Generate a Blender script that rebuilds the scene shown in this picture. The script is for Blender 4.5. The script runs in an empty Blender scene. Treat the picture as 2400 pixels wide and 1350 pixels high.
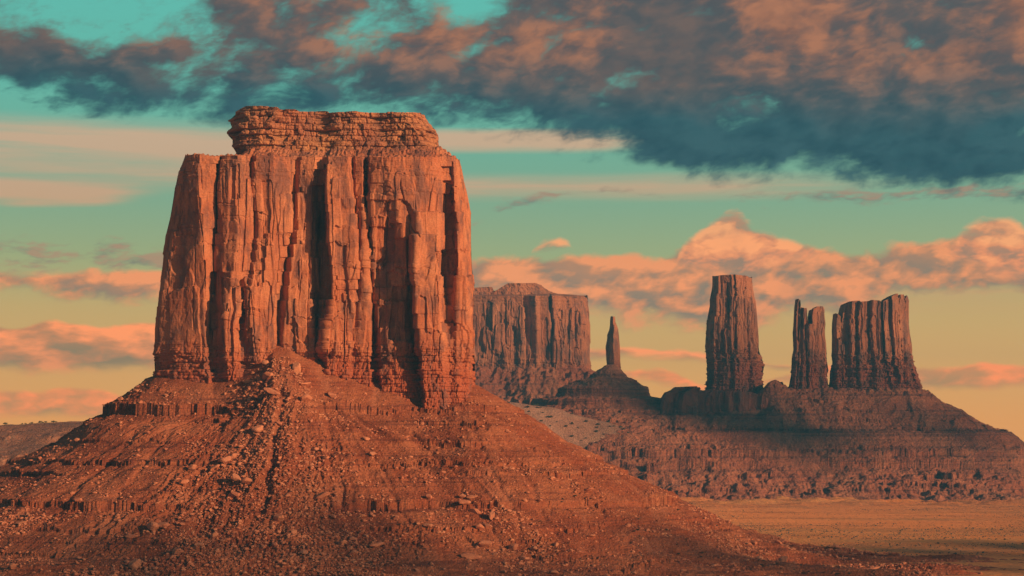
import bpy, math, random
import numpy as np
from mathutils import Vector, Matrix

sc = bpy.context.scene
random.seed(7)
F = 4342.0            # focal length in photo pixels (2400 wide)
HZ = 1030.0           # photo row of the eye level
ZC = 130.0            # eye height, metres (plain lies at about -15)

# ------------------------------------------------------------------ camera
cam_d = bpy.data.cameras.new('camera')
cam = bpy.data.objects.new('camera', cam_d)
sc.collection.objects.link(cam)
sc.camera = cam
cam.location = (0, 0, ZC)
cam.rotation_euler = (math.radians(90), 0, 0)
cam_d.lens = 36.0 * F / 2400.0
cam_d.sensor_width = 36.0
cam_d.shift_y = (HZ - 675.0) / 2400.0
cam_d.clip_start = 1.0
cam_d.clip_end = 200000.0

# ------------------------------------------------------------------ colour management
sc.view_settings.view_transform = 'Standard'
sc.view_settings.look = 'None'
sc.view_settings.exposure = 0.1
sc.view_settings.gamma = 1.0
sc.cycles.max_bounces = 5
sc.cycles.diffuse_bounces = 1
sc.cycles.volume_bounces = 0
sc.cycles.volume_step_rate = 1.0

# ------------------------------------------------------------------ sun
SUN_AZ = math.radians(54)     # to the right of straight behind the camera
SUN_EL = math.radians(15)
sdir = Vector((math.sin(SUN_AZ) * math.cos(SUN_EL), -math.cos(SUN_AZ) * math.cos(SUN_EL), math.sin(SUN_EL)))
sun_d = bpy.data.lights.new('sun', 'SUN')
sun_d.energy = 5.0
sun_d.angle = math.radians(0.5)
sun_d.color = (1.0, 0.60, 0.36)
sun = bpy.data.objects.new('sun', sun_d)
sun.rotation_euler = sdir.to_track_quat('Z', 'Y').to_euler()
sc.collection.objects.link(sun)

# ------------------------------------------------------------------ node helper
def srgb(r, g, b):
    def c(v):
        v /= 255.0
        return v / 12.92 if v <= 0.04045 else ((v + 0.055) / 1.055) ** 2.4
    return (c(r), c(g), c(b), 1.0)

class Nd:
    """wraps an output socket of a node tree with arithmetic"""
    def __init__(s, t, sock): s.t = t; s.k = sock
    def _m(s, op, *a):
        n = s.t.nodes.new('ShaderNodeMath'); n.operation = op
        for i, v in enumerate((s,) + a):
            if isinstance(v, Nd): s.t.links.new(v.k, n.inputs[i])
            else: n.inputs[i].default_value = float(v)
        return Nd(s.t, n.outputs[0])
    def __add__(s, o): return s._m('ADD', o)
    __radd__ = __add__
    def __sub__(s, o): return s._m('SUBTRACT', o)
    def __rsub__(s, o): return (s * -1.0) + o
    def __mul__(s, o): return s._m('MULTIPLY', o)
    __rmul__ = __mul__
    def __truediv__(s, o): return s._m('DIVIDE', o)
    def mn(s, o): return s._m('MINIMUM', o)
    def mx(s, o): return s._m('MAXIMUM', o)
    def ab(s): return s._m('ABSOLUTE')
    def pw(s, o): return s._m('POWER', o)
    def clamp(s): return s.mn(1.0).mx(0.0)

def sstep(x, a, b):
    n = x.t.nodes.new('ShaderNodeMapRange'); n.interpolation_type = 'SMOOTHSTEP'
    x.t.links.new(x.k, n.inputs[0])
    n.inputs[1].default_value = a; n.inputs[2].default_value = b
    n.inputs[3].default_value = 0.0; n.inputs[4].default_value = 1.0
    return Nd(x.t, n.outputs[0])

def comb(t, x, y, z):
    n = t.nodes.new('ShaderNodeCombineXYZ')
    for i, v in enumerate((x, y, z)):
        if isinstance(v, Nd): t.links.new(v.k, n.inputs[i])
        else: n.inputs[i].default_value = float(v)
    return Nd(t, n.outputs[0])

def noise(t, vec, scale=1.0, detail=4.0, rough=0.55, dist=0.0, lac=2.0):
    n = t.nodes.new('ShaderNodeTexNoise')
    t.links.new(vec.k, n.inputs['Vector'])
    n.inputs['Scale'].default_value = scale; n.inputs['Detail'].default_value = detail
    n.inputs['Roughness'].default_value = rough; n.inputs['Distortion'].default_value = dist
    n.inputs['Lacunarity'].default_value = lac
    return Nd(t, n.outputs['Fac'])

def vor(t, vec, scale=1.0, feature='F1'):
    n = t.nodes.new('ShaderNodeTexVoronoi'); n.feature = feature
    t.links.new(vec.k, n.inputs['Vector']); n.inputs['Scale'].default_value = scale
    return n

def mixc(t, fac, a, b):
    n = t.nodes.new('ShaderNodeMix'); n.data_type = 'RGBA'
    if isinstance(fac, Nd): t.links.new(fac.k, n.inputs[0])
    else: n.inputs[0].default_value = fac
    for i, v in ((6, a), (7, b)):
        if isinstance(v, Nd): t.links.new(v.k, n.inputs[i])
        else: n.inputs[i].default_value = v
    return Nd(t, n.outputs[2])

def mulc(t, c, f):
    n = t.nodes.new('ShaderNodeVectorMath'); n.operation = 'SCALE'
    t.links.new(c.k, n.inputs[0])
    if isinstance(f, Nd): t.links.new(f.k, n.inputs['Scale'])
    else: n.inputs['Scale'].default_value = f
    return Nd(t, n.outputs[0])

def ramp(t, fac, stops):
    n = t.nodes.new('ShaderNodeValToRGB'); cr = n.color_ramp
    while len(cr.elements) > 1: cr.elements.remove(cr.elements[0])
    cr.elements[0].position = stops[0][0]; cr.elements[0].color = stops[0][1]
    for p, c in stops[1:]:
        e = cr.elements.new(p); e.color = c
    t.links.new(fac.k, n.inputs[0])
    return Nd(t, n.outputs[0])

def curve(t, x, pts, x0, x1, y0, y1):
    """1-D lookup: pts [(x, y)] within [x0,x1] -> value"""
    n = t.nodes.new('ShaderNodeFloatCurve'); c = n.mapping.curves[0]
    P = [((a - x0) / (x1 - x0), (b - y0) / (y1 - y0)) for a, b in pts]
    c.points[0].location = P[0]; c.points[1].location = P[-1]
    for p in P[1:-1]: c.points.new(*p)
    n.mapping.update()
    v = (x - x0) * (1.0 / (x1 - x0))
    t.links.new(v.clamp().k, n.inputs['Value'])
    return Nd(t, n.outputs[0]) * (y1 - y0) + y0

# ------------------------------------------------------------------ world
def build_world():
    w = bpy.data.worlds.new('World'); sc.world = w; w.use_nodes = True
    t = w.node_tree; t.nodes.clear()
    out = t.nodes.new('ShaderNodeOutputWorld')
    tc = t.nodes.new('ShaderNodeTexCoord')
    sep = t.nodes.new('ShaderNodeSeparateXYZ'); t.links.new(tc.outputs['Generated'], sep.inputs[0])
    x, y, z = (Nd(t, sep.outputs[i]) for i in range(3))
    X = x._m('ARCTAN2', y) * F + 1200.0                 # azimuth of the sky direction
    h = (x * x + y * y)._m('SQRT').mx(0.02)
    Y = HZ - (z / h) * F                                 # elevation of the sky direction (grows downwards)
    e = (1100.0 - Y) * (1.0 / 1100.0)                    # 0 low horizon .. 1 top of view
    g = ramp(t, e.clamp(), [(0.0, srgb(214, 148, 78)), (0.10, srgb(212, 154, 84)), (0.2, srgb(206, 162, 96)), (0.34, srgb(184, 164, 110)),
                            (0.45, srgb(152, 168, 126)), (0.56, srgb(134, 170, 140)), (0.68, srgb(118, 174, 150)), (0.8, srgb(104, 182, 164)),
                            (1.0, srgb(98, 186, 172))])
    # thin high cirrus streaks
    vs = comb(t, X * (1 / 900.0), Y * (1 / 70.0), 3.1)
    ns = noise(t, vs, 1.0, 5.0, 0.5, 0.5)
    def band(c, hw, xa=None, xb=None, soft=160.0, slope=0.0):
        d = 1.0 - ((Y - c - X * slope).ab() * (1.0 / hw))
        m = d.mx(0.0)
        if xa is not None: m = m * sstep(X, xa - soft, xa)
        if xb is not None: m = m * (1.0 - sstep(X, xb, xb + soft))
        return m
    st = band(352, 80, None, 640) * 1.35 + band(470, 40, None, 200, 220, -0.02) * 1.3 + band(420, 60, None, 420, 200) * 0.6 + band(330, 36, 900, 1350, 260) * 1.9 \
        + band(432, 46, 900, 1650, 700, 0.005) * 1.1 + band(500, 16, 100, 230, 120, -0.06) * 0.6 + band(700, 100, 1000, 2500) * 0.6
    ns2 = noise(t, comb(t, (X + Y * 2.0) * (1 / 420.0), Y * (1 / 26.0), 9.0), 1.0, 6.0, 0.6)
    st = sstep(st * (ns * 1.5 + ns2 * 0.9 - 0.45), 0.08, 1.05)
    col = mixc(t, st * 0.85, g, mixc(t, sstep(Y, 300, 760), srgb(214, 172, 140), srgb(200, 146, 106)))
    # warped coordinates shared by the cumulus layers
    wv = comb(t, X * (1 / 260.0), Y * (1 / 170.0), 0.0)
    w1 = noise(t, wv, 1.0, 4.0, 0.6) - 0.5
    w2 = noise(t, comb(t, X * (1 / 260.0) + 31.7, Y * (1 / 170.0), 5.0), 1.0, 4.0, 0.6) - 0.5
    Xw = X + w1 * 90.0
    Yw = Y + w2 * 60.0
    def cloudfield(top, bot, sc_x, sc_y, zoff, skew, s1, s2, amp, detail=7.0, rough=0.6, soft=0.35, bias=None):
        """top, bot: edge curves over azimuth; returns coverage, a sun-side shade term and the height inside the layer"""
        tp = curve(t, X, top, -400, 2800, -400, 1100); bt = curve(t, X, bot, -400, 2800, -400, 1100)
        a = ((Yw - tp) * (1.0 / s1)).mn((bt - Yw) * (1.0 / s2)).mn(1.0).mx(-1.5)
        cx = (Xw + Yw * skew) * (1.0 / sc_x)
        n1 = noise(t, comb(t, cx, Yw * (1.0 / sc_y), zoff), 1.0, detail, rough, 0.0)
        n2 = noise(t, comb(t, cx + 26.0 / sc_x, (Yw - 16.0) * (1.0 / sc_y), zoff), 1.0, 3.0, rough, 0.0)
        d = a * 0.5 + (n1 - 0.5) * amp
        if bias is not None: d = d + bias
        cov = sstep(d, 0.0, soft)
        lit = ((n1 - n2) * 5.0 + 0.5).clamp()
        hgt = ((Y - tp) / (bt - tp)).clamp()
        return cov, lit, hgt, n1
    # low cumulus rows (warm)
    def row(top, bot, zo, cl, cm, cd, sx=190.0, sy=95.0, s1=28.0, s2=45.0, amp=1.5, op=0.9, soft=0.3):
        nonlocal col
        cov, lit, hg, n1 = cloudfield(top, bot, sx, sy, zo, 0.35, s1, s2, amp, 7.0, 0.55, soft)
        k = (lit * 0.75 + (1.0 - hg) * 0.55 + (n1 - 0.5) * 0.9 - 0.15).clamp()
        c = ramp(t, k, [(0.0, cd), (0.45, cm), (0.95, cl)])
        col = mixc(t, cov * op, col, c)
    row([(-400, 930), (0, 918), (120, 912), (200, 905), (330, 935), (400, 960), (900, 1000), (1100, 900), (1480, 872), (1560, 870), (1640, 900), (1900, 860), (2180, 862), (2400, 858), (2800, 860)],
        [(-400, 990), (0, 985), (300, 985), (420, 975), (900, 1005), (1100, 905), (1460, 905), (1620, 925), (1900, 905), (2200, 930), (2400, 925), (2800, 930)],
        11.3, srgb(246, 146, 88), srgb(206, 138, 88), srgb(168, 132, 92), 210, 90, 22, 42, 0.6, 1.0)
    row([(-400, 765), (0, 765), (60, 775), (150, 760), (260, 770), (370, 758), (600, 790), (1000, 830), (1300, 815), (1700, 830), (2000, 880), (2800, 900)],
        [(-400, 880), (0, 880), (200, 885), (400, 878), (600, 860), (1000, 835), (1300, 855), (1700, 850), (2000, 884), (2800, 904)],
        27.7, srgb(248, 154, 98), srgb(190, 132, 92), srgb(142, 122, 96), 230, 80, 20, 50, 0.62, 1.0)
    row([(-400, 640), (0, 645), (100, 652), (200, 632), (300, 636), (400, 642), (600, 660), (1000, 690), (1100, 600), (1250, 590), (1330, 600), (1450, 590), (1560, 590), (1620, 560), (1720, 545), (1850, 565), (2000, 585), (2100, 575), (2400, 575), (2800, 570)],
        [(-400, 715), (0, 705), (200, 728), (400, 725), (600, 700), (1000, 700), (1100, 700), (1300, 735), (1500, 775), (1700, 790), (1900, 750), (2100, 720), (2400, 715), (2800, 715)],
        5.2, srgb(232, 150, 102), srgb(186, 132, 100), srgb(134, 120, 108), 120, 70, 30, 66, 1.15, 0.97, 0.36)
    row([(-400, 740), (1170, 740), (1230, 620), (1290, 552), (1350, 600), (1410, 740), (1540, 740), (1580, 620), (1610, 560), (1660, 520), (1715, 495), (1760, 525), (1830, 552), (1900, 575), (1960, 740), (2120, 740), (2210, 575), (2290, 525), (2350, 530), (2400, 570), (2800, 560)],
        [(-400, 560), (1170, 560), (1230, 590), (1290, 600), (1350, 590), (1410, 560), (1530, 560), (1590, 640), (1720, 660), (1800, 650), (1900, 620), (1960, 560), (2120, 560), (2210, 640), (2290, 680), (2350, 690), (2400, 690), (2800, 690)],
        15.9, srgb(252, 168, 112), srgb(218, 142, 102), srgb(146, 124, 108), 105, 56, 28, 55, 1.1, 0.88, 0.42)
    # small wisps low left and centre right
    cov, lit, hg, n1 = cloudfield([(-400, 590), (500, 570), (900, 600), (1300, 440), (1700, 455), (2000, 450), (2300, 440), (2800, 450)],
                                  [(-400, 660), (500, 640), (900, 620), (1300, 470), (1700, 480), (2000, 490), (2400, 490), (2800, 490)],
                                  120, 40, 61.0, 0.9, 40, 40, 1.6, 7.0, 0.62, 0.4)
    col = mixc(t, cov * sstep(n1, 0.42, 0.62) * 0.8, col, mixc(t, lit, srgb(118, 118, 112), srgb(168, 132, 112)))
    # the dark deck overhead
    top = [(-400, -100), (0, -60), (120, 0), (200, 60), (330, 60), (450, -20), (640, -120), (900, -140), (1000, -40), (1100, -10), (1200, -60), (1320, -160), (1700, -200), (2250, -140), (2330, -40), (2400, -80), (2800, -200)]
    bot = [(-400, 250), (0, 262), (180, 312), (330, 300), (520, 315), (700, 312), (1000, 318), (1250, 328), (1440, 345), (1620, 405), (1900, 415), (2050, 435), (2200, 470), (2400, 455), (2800, 470)]
    cov, lit, hg, n1 = cloudfield(top, bot, 165, 105, 90.0, 0.55, 110, 70, 2.1, 10.0, 0.58, 0.5, sstep(X, 900, 1600) * 0.26 - 0.08)
    big = noise(t, comb(t, (X + Y * 0.5) * (1 / 330.0), Y * (1 / 260.0), 44.0), 1.0, 3.0, 0.5)
    warm = 1.0 - sstep(Y + (big - 0.5) * 240.0 - (X - 300.0) * 0.04, 90, 250)
    dark = mixc(t, lit, srgb(40, 70, 84), srgb(56, 88, 98))
    mid = mixc(t, lit, srgb(82, 76, 82), srgb(112, 88, 84))
    hot = mixc(t, lit, srgb(138, 88, 72), srgb(176, 112, 82))
    wc = mixc(t, sstep(big + lit * 0.14 + (n1 - 0.5) * 0.3 + (X - 1200.0) * 0.00005, 0.52, 0.82), mid, hot)
    dc = mixc(t, warm, dark, wc)
    col = mixc(t, cov * 0.96, col, dc)
    # ragged second layer, wispy tatters
    cov, lit, hg, n1 = cloudfield([(-400, 0), (0, 30), (600, 0), (1200, 40), (2800, 0)],
                                  [(-400, 270), (0, 300), (500, 300), (1000, 300), (1600, 380), (2000, 400), (2200, 475), (2400, 480), (2800, 480)],
                                  95, 42, 130.0, 1.1, 120, 40, 1.1, 9.0, 0.68, 0.6)
    col = mixc(t, cov * sstep(n1, 0.48, 0.66) * 0.6, col, mixc(t, warm, srgb(52, 88, 96), srgb(104, 86, 84)))
    # the low sky is brighter and warmer behind the valley's haze
    low = sstep(Y, 380, 1020)
    vm = t.nodes.new('ShaderNodeVectorMath'); vm.operation = 'MULTIPLY'
    t.links.new(col.k, vm.inputs[0]); t.links.new(comb(t, low * 0.80 + 1.0, low * 0.42 + 1.0, low * 0.08 + 1.0).k, vm.inputs[1])
    col = Nd(t, vm.outputs[0])
    # above the view the sky is the physical one
    sky = t.nodes.new('ShaderNodeTexSky'); sky.sky_type = 'NISHITA'; sky.sun_disc = False
    sky.sun_elevation = SUN_EL; sky.sun_rotation = math.atan2(sdir.x, sdir.y)
    sky.altitude = 1600; sky.dust_density = 2.0
    bg1 = t.nodes.new('ShaderNodeBackground'); bg1.inputs[1].default_value = 0.05
    t.links.new(sky.outputs[0], bg1.inputs[0])
    bg2 = t.nodes.new('ShaderNodeBackground'); t.links.new(col.k, bg2.inputs[0]); bg2.inputs[1].default_value = 1.0
    ms = t.nodes.new('ShaderNodeMixShader')
    up = sstep(z, 0.27, 0.42).mx(sstep((x._m('ARCTAN2', y)).ab(), 0.9, 1.5))
    t.links.new(up.k, ms.inputs[0]); t.links.new(bg2.outputs[0], ms.inputs[1]); t.links.new(bg1.outputs[0], ms.inputs[2])
    t.links.new(ms.outputs[0], out.inputs[0])
    w.cycles.sampling_method = 'MANUAL'; w.cycles.sample_map_resolution = 512
build_world()

# ------------------------------------------------------------------ numpy noise
def _h(ix, iy, iz, seed):
    n = (ix.astype(np.int64) * 73856093) ^ (iy.astype(np.int64) * 19349663) ^ (iz.astype(np.int64) * 83492791) ^ (seed * 2654435761 & 0x7fffffff)
    n = n & 0x7fffffff
    n = ((n ^ (n >> 13)) * 1274126177) & 0x7fffffff
    n = ((n ^ (n >> 16)) * 668265263) & 0x7fffffff
    return (n & 0xffff) / 32767.5 - 1.0
def vn(x, y, z=0.0, seed=0):
    x = np.asarray(x, float); y = np.asarray(y, float) + 0 * x; z = np.asarray(z, float) + 0 * x
    ix, iy, iz = np.floor(x), np.floor(y), np.floor(z)
    fx, fy, fz = x - ix, y - iy, z - iz
    fx = fx * fx * (3 - 2 * fx); fy = fy * fy * (3 - 2 * fy); fz = fz * fz * (3 - 2 * fz)
    r = 0
    flat = not np.any(z)
    for dz in ((0,) if flat else (0, 1)):
        wz = 1.0 if flat else (fz if dz else 1 - fz)
        for dy in (0, 1):
            wy = fy if dy else 1 - fy
            a = _h(ix, iy + dy, iz + dz, seed); b = _h(ix + 1, iy + dy, iz + dz, seed)
            r = r + (a + (b - a) * fx) * wy * wz
    return r
def fbm(x, y, z=0.0, octv=4, seed=0, gain=0.5):
    r = 0; a = 1.0; s = 0
    for o in range(octv):
        f = 2.03 ** o
        r = r + a * vn(np.asarray(x) * f + o * 17.1, np.asarray(y) * f - o * 9.7, np.asarray(z) * f, seed + o); s += a; a *= gain
    return r / s * 1.5
def cellrand(i, j=0, k=0, seed=0):
    i = np.asarray(i, float)
    return _h(i, np.asarray(j, float) + 0 * i, np.asarray(k, float) + 0 * i, seed)
def ss(x, a, b):
    v = np.clip((x - a) / (b - a), 0, 1); return v * v * (3 - 2 * v)
def interp(x, pts):
    return np.interp(x, [p[0] for p in pts], [p[1] for p in pts])

# ------------------------------------------------------------------ mesh / object helpers
def mesh_obj(name, V, Q, mat, parent=None, smooth=True):
    """V n x 3, Q m x 4 (or x 3) -> one mesh object"""
    V = np.ascontiguousarray(V, dtype=np.float32); Q = np.ascontiguousarray(Q, dtype=np.int32)
    k = Q.shape[1]
    me = bpy.data.meshes.new(name)
    me.vertices.add(len(V)); me.vertices.foreach_set('co', V.ravel())
    me.loops.add(Q.size); me.loops.foreach_set('vertex_index', Q.ravel())
    me.polygons.add(len(Q)); me.polygons.foreach_set('loop_start', np.arange(0, Q.size, k, dtype=np.int32))
    me.polygons.foreach_set('loop_total', np.full(len(Q), k, dtype=np.int32))
    me.polygons.foreach_set('use_smooth', np.full(len(Q), smooth))
    me.update(calc_edges=True); me.validate()
    if mat: me.materials.append(mat)
    o = bpy.data.objects.new(name, me)
    sc.collection.objects.link(o)
    if parent:
        o.parent = parent; o.location = -Vector(parent.location)
    return o
def grid_q(nr, nc, off=0):
    r = np.arange(nr - 1)[:, None] * nc; c = np.arange(nc - 1)[None, :]
    a = (r + c).ravel() + off
    return np.stack([a, a + 1, a + nc + 1, a + nc], 1)
def thing(name, label, cat, loc, group=None):
    o = bpy.data.objects.new(name, None); sc.collection.objects.link(o)
    o.location = loc; o['label'] = label; o['category'] = cat; o.empty_display_size = 5
    if group: o['group'] = group
    return o
def tag(o, label=None, cat=None, group=None, kind=None):
    if label: o['label'] = label
    if cat: o['category'] = cat
    if group: o['group'] = group
    if kind: o['kind'] = kind
    return o

# ------------------------------------------------------------------ materials
def rock_mat(name, c_main, c_light, c_dark, scale=1.0, varnish=0.5, strata=0.5, bump=1.0, fine=0.6, low=None, zlow=(215, 260), top_gray=None):
    """layered sandstone: blotches, vertical varnish streaks, beds; c_* linear colours"""
    m = bpy.data.materials.new(name); m.use_nodes = True
    t = m.node_tree; b = t.nodes['Principled BSDF']
    ge = t.nodes.new('ShaderNodeNewGeometry')
    sp = t.nodes.new('ShaderNodeSeparateXYZ'); t.links.new(ge.outputs['Position'], sp.inputs[0])
    x, y, z = (Nd(t, sp.outputs[i]) * (1.0 / scale) for i in range(3))
    n0 = noise(t, comb(t, x * 0.02, y * 0.02, z * 0.02), 1.0, 6.0, 0.6)
    nv = noise(t, comb(t, x * 0.16, y * 0.16, z * 0.014), 1.0, 5.0, 0.6, 0.2)
    nb = noise(t, comb(t, x * 0.006, y * 0.006, z * 0.28), 1.0, 4.0, 0.65)
    nf = noise(t, comb(t, x * 0.5, y * 0.5, z * 0.7), 1.0, 5.0, 0.7)
    c = mixc(t, sstep(n0, 0.35, 0.7), c_main, c_light)
    if low:
        zz = Nd(t, sp.outputs[2]) + (n0 - 0.5) * 24.0
        c = mixc(t, sstep(zz, zlow[0], zlow[1]), low, c)
    c = mixc(t, sstep(nv, 0.52, 0.72) * varnish, c, c_dark)
    c = mixc(t, sstep(nb, 0.5, 0.72) * strata, c, c_dark)
    c = mixc(t, sstep(nb, 0.42, 0.28) * strata * 0.6 if False else sstep(1.0 - nb, 0.56, 0.74) * (strata * 0.5), c, c_light)
    npat = noise(t, comb(t, x * 0.05, y * 0.05, z * 0.022 + 7.0), 1.0, 5.0, 0.62)
    c = mixc(t, sstep(npat, 0.47, 0.64) * varnish * 0.85, c, mixc(t, 0.35, c_dark, (0.16, 0.10, 0.08, 1)))
    c = mixc(t, sstep(1.0 - npat, 0.6, 0.74) * 0.5, c, c_light)
    c = mulc(t, c, nf * 1.2 + 0.4)
    t.links.new(c.k, b.inputs['Base Color'])
    b.inputs['Roughness'].default_value = 0.92
    b.inputs['Specular IOR Level'].default_value = 0.15
    hgt = nf * 0.8 * fine + noise(t, comb(t, x * 0.25, y * 0.25, z * 0.9), 1.0, 6.0, 0.65) * 1.6 + nv * 0.5 * varnish
    bp = t.nodes.new('ShaderNodeBump'); bp.inputs['Strength'].default_value = 0.9; bp.inputs['Distance'].default_value = 1.0 * bump * scale
    t.links.new(hgt.k, bp.inputs['Height']); t.links.new(bp.outputs[0], b.inputs['Normal'])
    return m

def soil_mat(name, c_main, c_light, c_dark, scale=1.0, strata=0.4, speck=0.3, scrub=0.0, bump=1.0, c_scrub=(0.05, 0.055, 0.035, 1), streak=1.0, rock=0.75):
    m = bpy.data.materials.new(name); m.use_nodes = True
    t = m.node_tree; b = t.nodes['Principled BSDF']
    ge = t.nodes.new('ShaderNodeNewGeometry')
    sp = t.nodes.new('ShaderNodeSeparateXYZ'); t.links.new(ge.outputs['Position'], sp.inputs[0])
    x, y, z = (Nd(t, sp.outputs[i]) * (1.0 / scale) for i in range(3))
    n0 = noise(t, comb(t, x * 0.015 * streak, y * 0.015, z * 0.02), 1.0, 6.0, 0.65)
    nb = noise(t, comb(t, x * 0.004, y * 0.004, z * 0.3), 1.0, 3.0, 0.6)
    nf = noise(t, comb(t, x * 0.35, y * 0.35, z * 0.35), 1.0, 6.0, 0.7)
    c = mixc(t, sstep(n0, 0.38, 0.66), c_main, c_light)
    c = mixc(t, sstep(nb, 0.5, 0.68) * strata, c, c_dark)
    nd = noise(t, comb(t, x * 0.028 + 4.0, y * 0.011, z * 0.012), 1.0, 5.0, 0.6, 0.4)
    c = mixc(t, sstep(nd, 0.52, 0.68) * 0.55, c, mixc(t, 0.4, c_light, (0.62, 0.27, 0.14, 1)))
    c = mixc(t, sstep(1.0 - nd, 0.58, 0.72) * 0.5, c, c_dark)
    v = vor(t, comb(t, x, y, z), 0.45)
    sc_ = Nd(t, v.outputs['Distance'])
    cs = t.nodes.new('ShaderNodeSeparateColor'); t.links.new(v.outputs['Color'], cs.inputs[0])
    pick = sstep(Nd(t, cs.outputs[0]), 0.6, 0.7) * (1.0 - sstep(sc_, 0.28, 0.42))
    c = mixc(t, pick * speck, c, c_light)
    if scrub > 0:
        n3 = noise(t, comb(t, x * 0.006 * streak, y * 0.004, 0.0), 1.0, 5.0, 0.6)
        n4 = noise(t, comb(t, x * 0.22, y * 0.12, 0.0), 1.0, 3.0, 0.7)
        c = mixc(t, sstep(n3 + (n4 - 0.5) * 0.9, 0.44, 0.62) * scrub, c, c_scrub)
    sn = t.nodes.new('ShaderNodeSeparateXYZ'); t.links.new(ge.outputs['Normal'], sn.inputs[0])
    steep = 1.0 - sstep(Nd(t, sn.outputs[2]), 0.35, 0.68)
    nl = noise(t, comb(t, x * 0.01, y * 0.01, z * 1.1), 1.0, 3.0, 0.6)
    c = mixc(t, steep * rock, c, mixc(t, sstep(nl, 0.42, 0.6), c_dark, c_main))
    c = mulc(t, c, nf * 1.7 + 0.15)
    t.links.new(c.k, b.inputs['Base Color'])
    b.inputs['Roughness'].default_value = 0.95
    b.inputs['Specular IOR Level'].default_value = 0.1
    hgt = nf * 1.2 - sc_ * 0.5
    bp = t.nodes.new('ShaderNodeBump'); bp.inputs['Strength'].default_value = 0.9; bp.inputs['Distance'].default_value = 1.9 * bump * scale
    t.links.new(hgt.k, bp.inputs['Height']); t.links.new(bp.outputs[0], b.inputs['Normal'])
    return m

M_cliff = rock_mat('red_sandstone', (0.47, 0.145, 0.06, 1), (0.62, 0.24, 0.105, 1), (0.22, 0.085, 0.055, 1), 1.0, 0.9, 0.12, 0.55, 0.6,
                   low=(0.42, 0.11, 0.045, 1), zlow=(205, 262))
M_cap = rock_mat('capping_sandstone', (0.46, 0.17, 0.08, 1), (0.58, 0.26, 0.10, 1), (0.22, 0.09, 0.055, 1), 1.0, 0.6, 0.6, 0.9, 0.9)
M_talus = soil_mat('red_shale_scree', (0.31, 0.082, 0.032, 1), (0.44, 0.145, 0.06, 1), (0.15, 0.042, 0.024, 1), 1.0, 0.65, 0.6, bump=0.8)
M_boulder = rock_mat('fallen_sandstone', (0.54, 0.19, 0.09, 1), (0.64, 0.27, 0.13, 1), (0.34, 0.12, 0.07, 1), 0.5, 0.2, 0.2, 0.5, 0.8)
M_far = rock_mat('far_sandstone', (0.36, 0.13, 0.06, 1), (0.48, 0.195, 0.09, 1), (0.15, 0.068, 0.048, 1), 1.6, 0.9, 0.15, 0.8, 0.8,
                 low=(0.34, 0.10, 0.05, 1), zlow=(310, 360))
M_farhill = soil_mat('far_shale', (0.36, 0.115, 0.055, 1), (0.48, 0.18, 0.085, 1), (0.16, 0.06, 0.042, 1), 2.2, 0.7, 0.6, scrub=0.25, bump=0.9)
M_dune = soil_mat('pale_sandy_soil', (0.40, 0.19, 0.11, 1), (0.50, 0.27, 0.16, 1), (0.25, 0.12, 0.08, 1), 1.6, 0.3, 0.3, scrub=0.25)
M_ground = soil_mat('desert_plain', (0.86, 0.28, 0.065, 1), (0.88, 0.38, 0.11, 1), (0.25, 0.12, 0.07, 1), 2.0, 0.0, 0.2, scrub=0.45, bump=0.35, c_scrub=(0.38, 0.18, 0.085, 1), streak=0.16)

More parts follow.
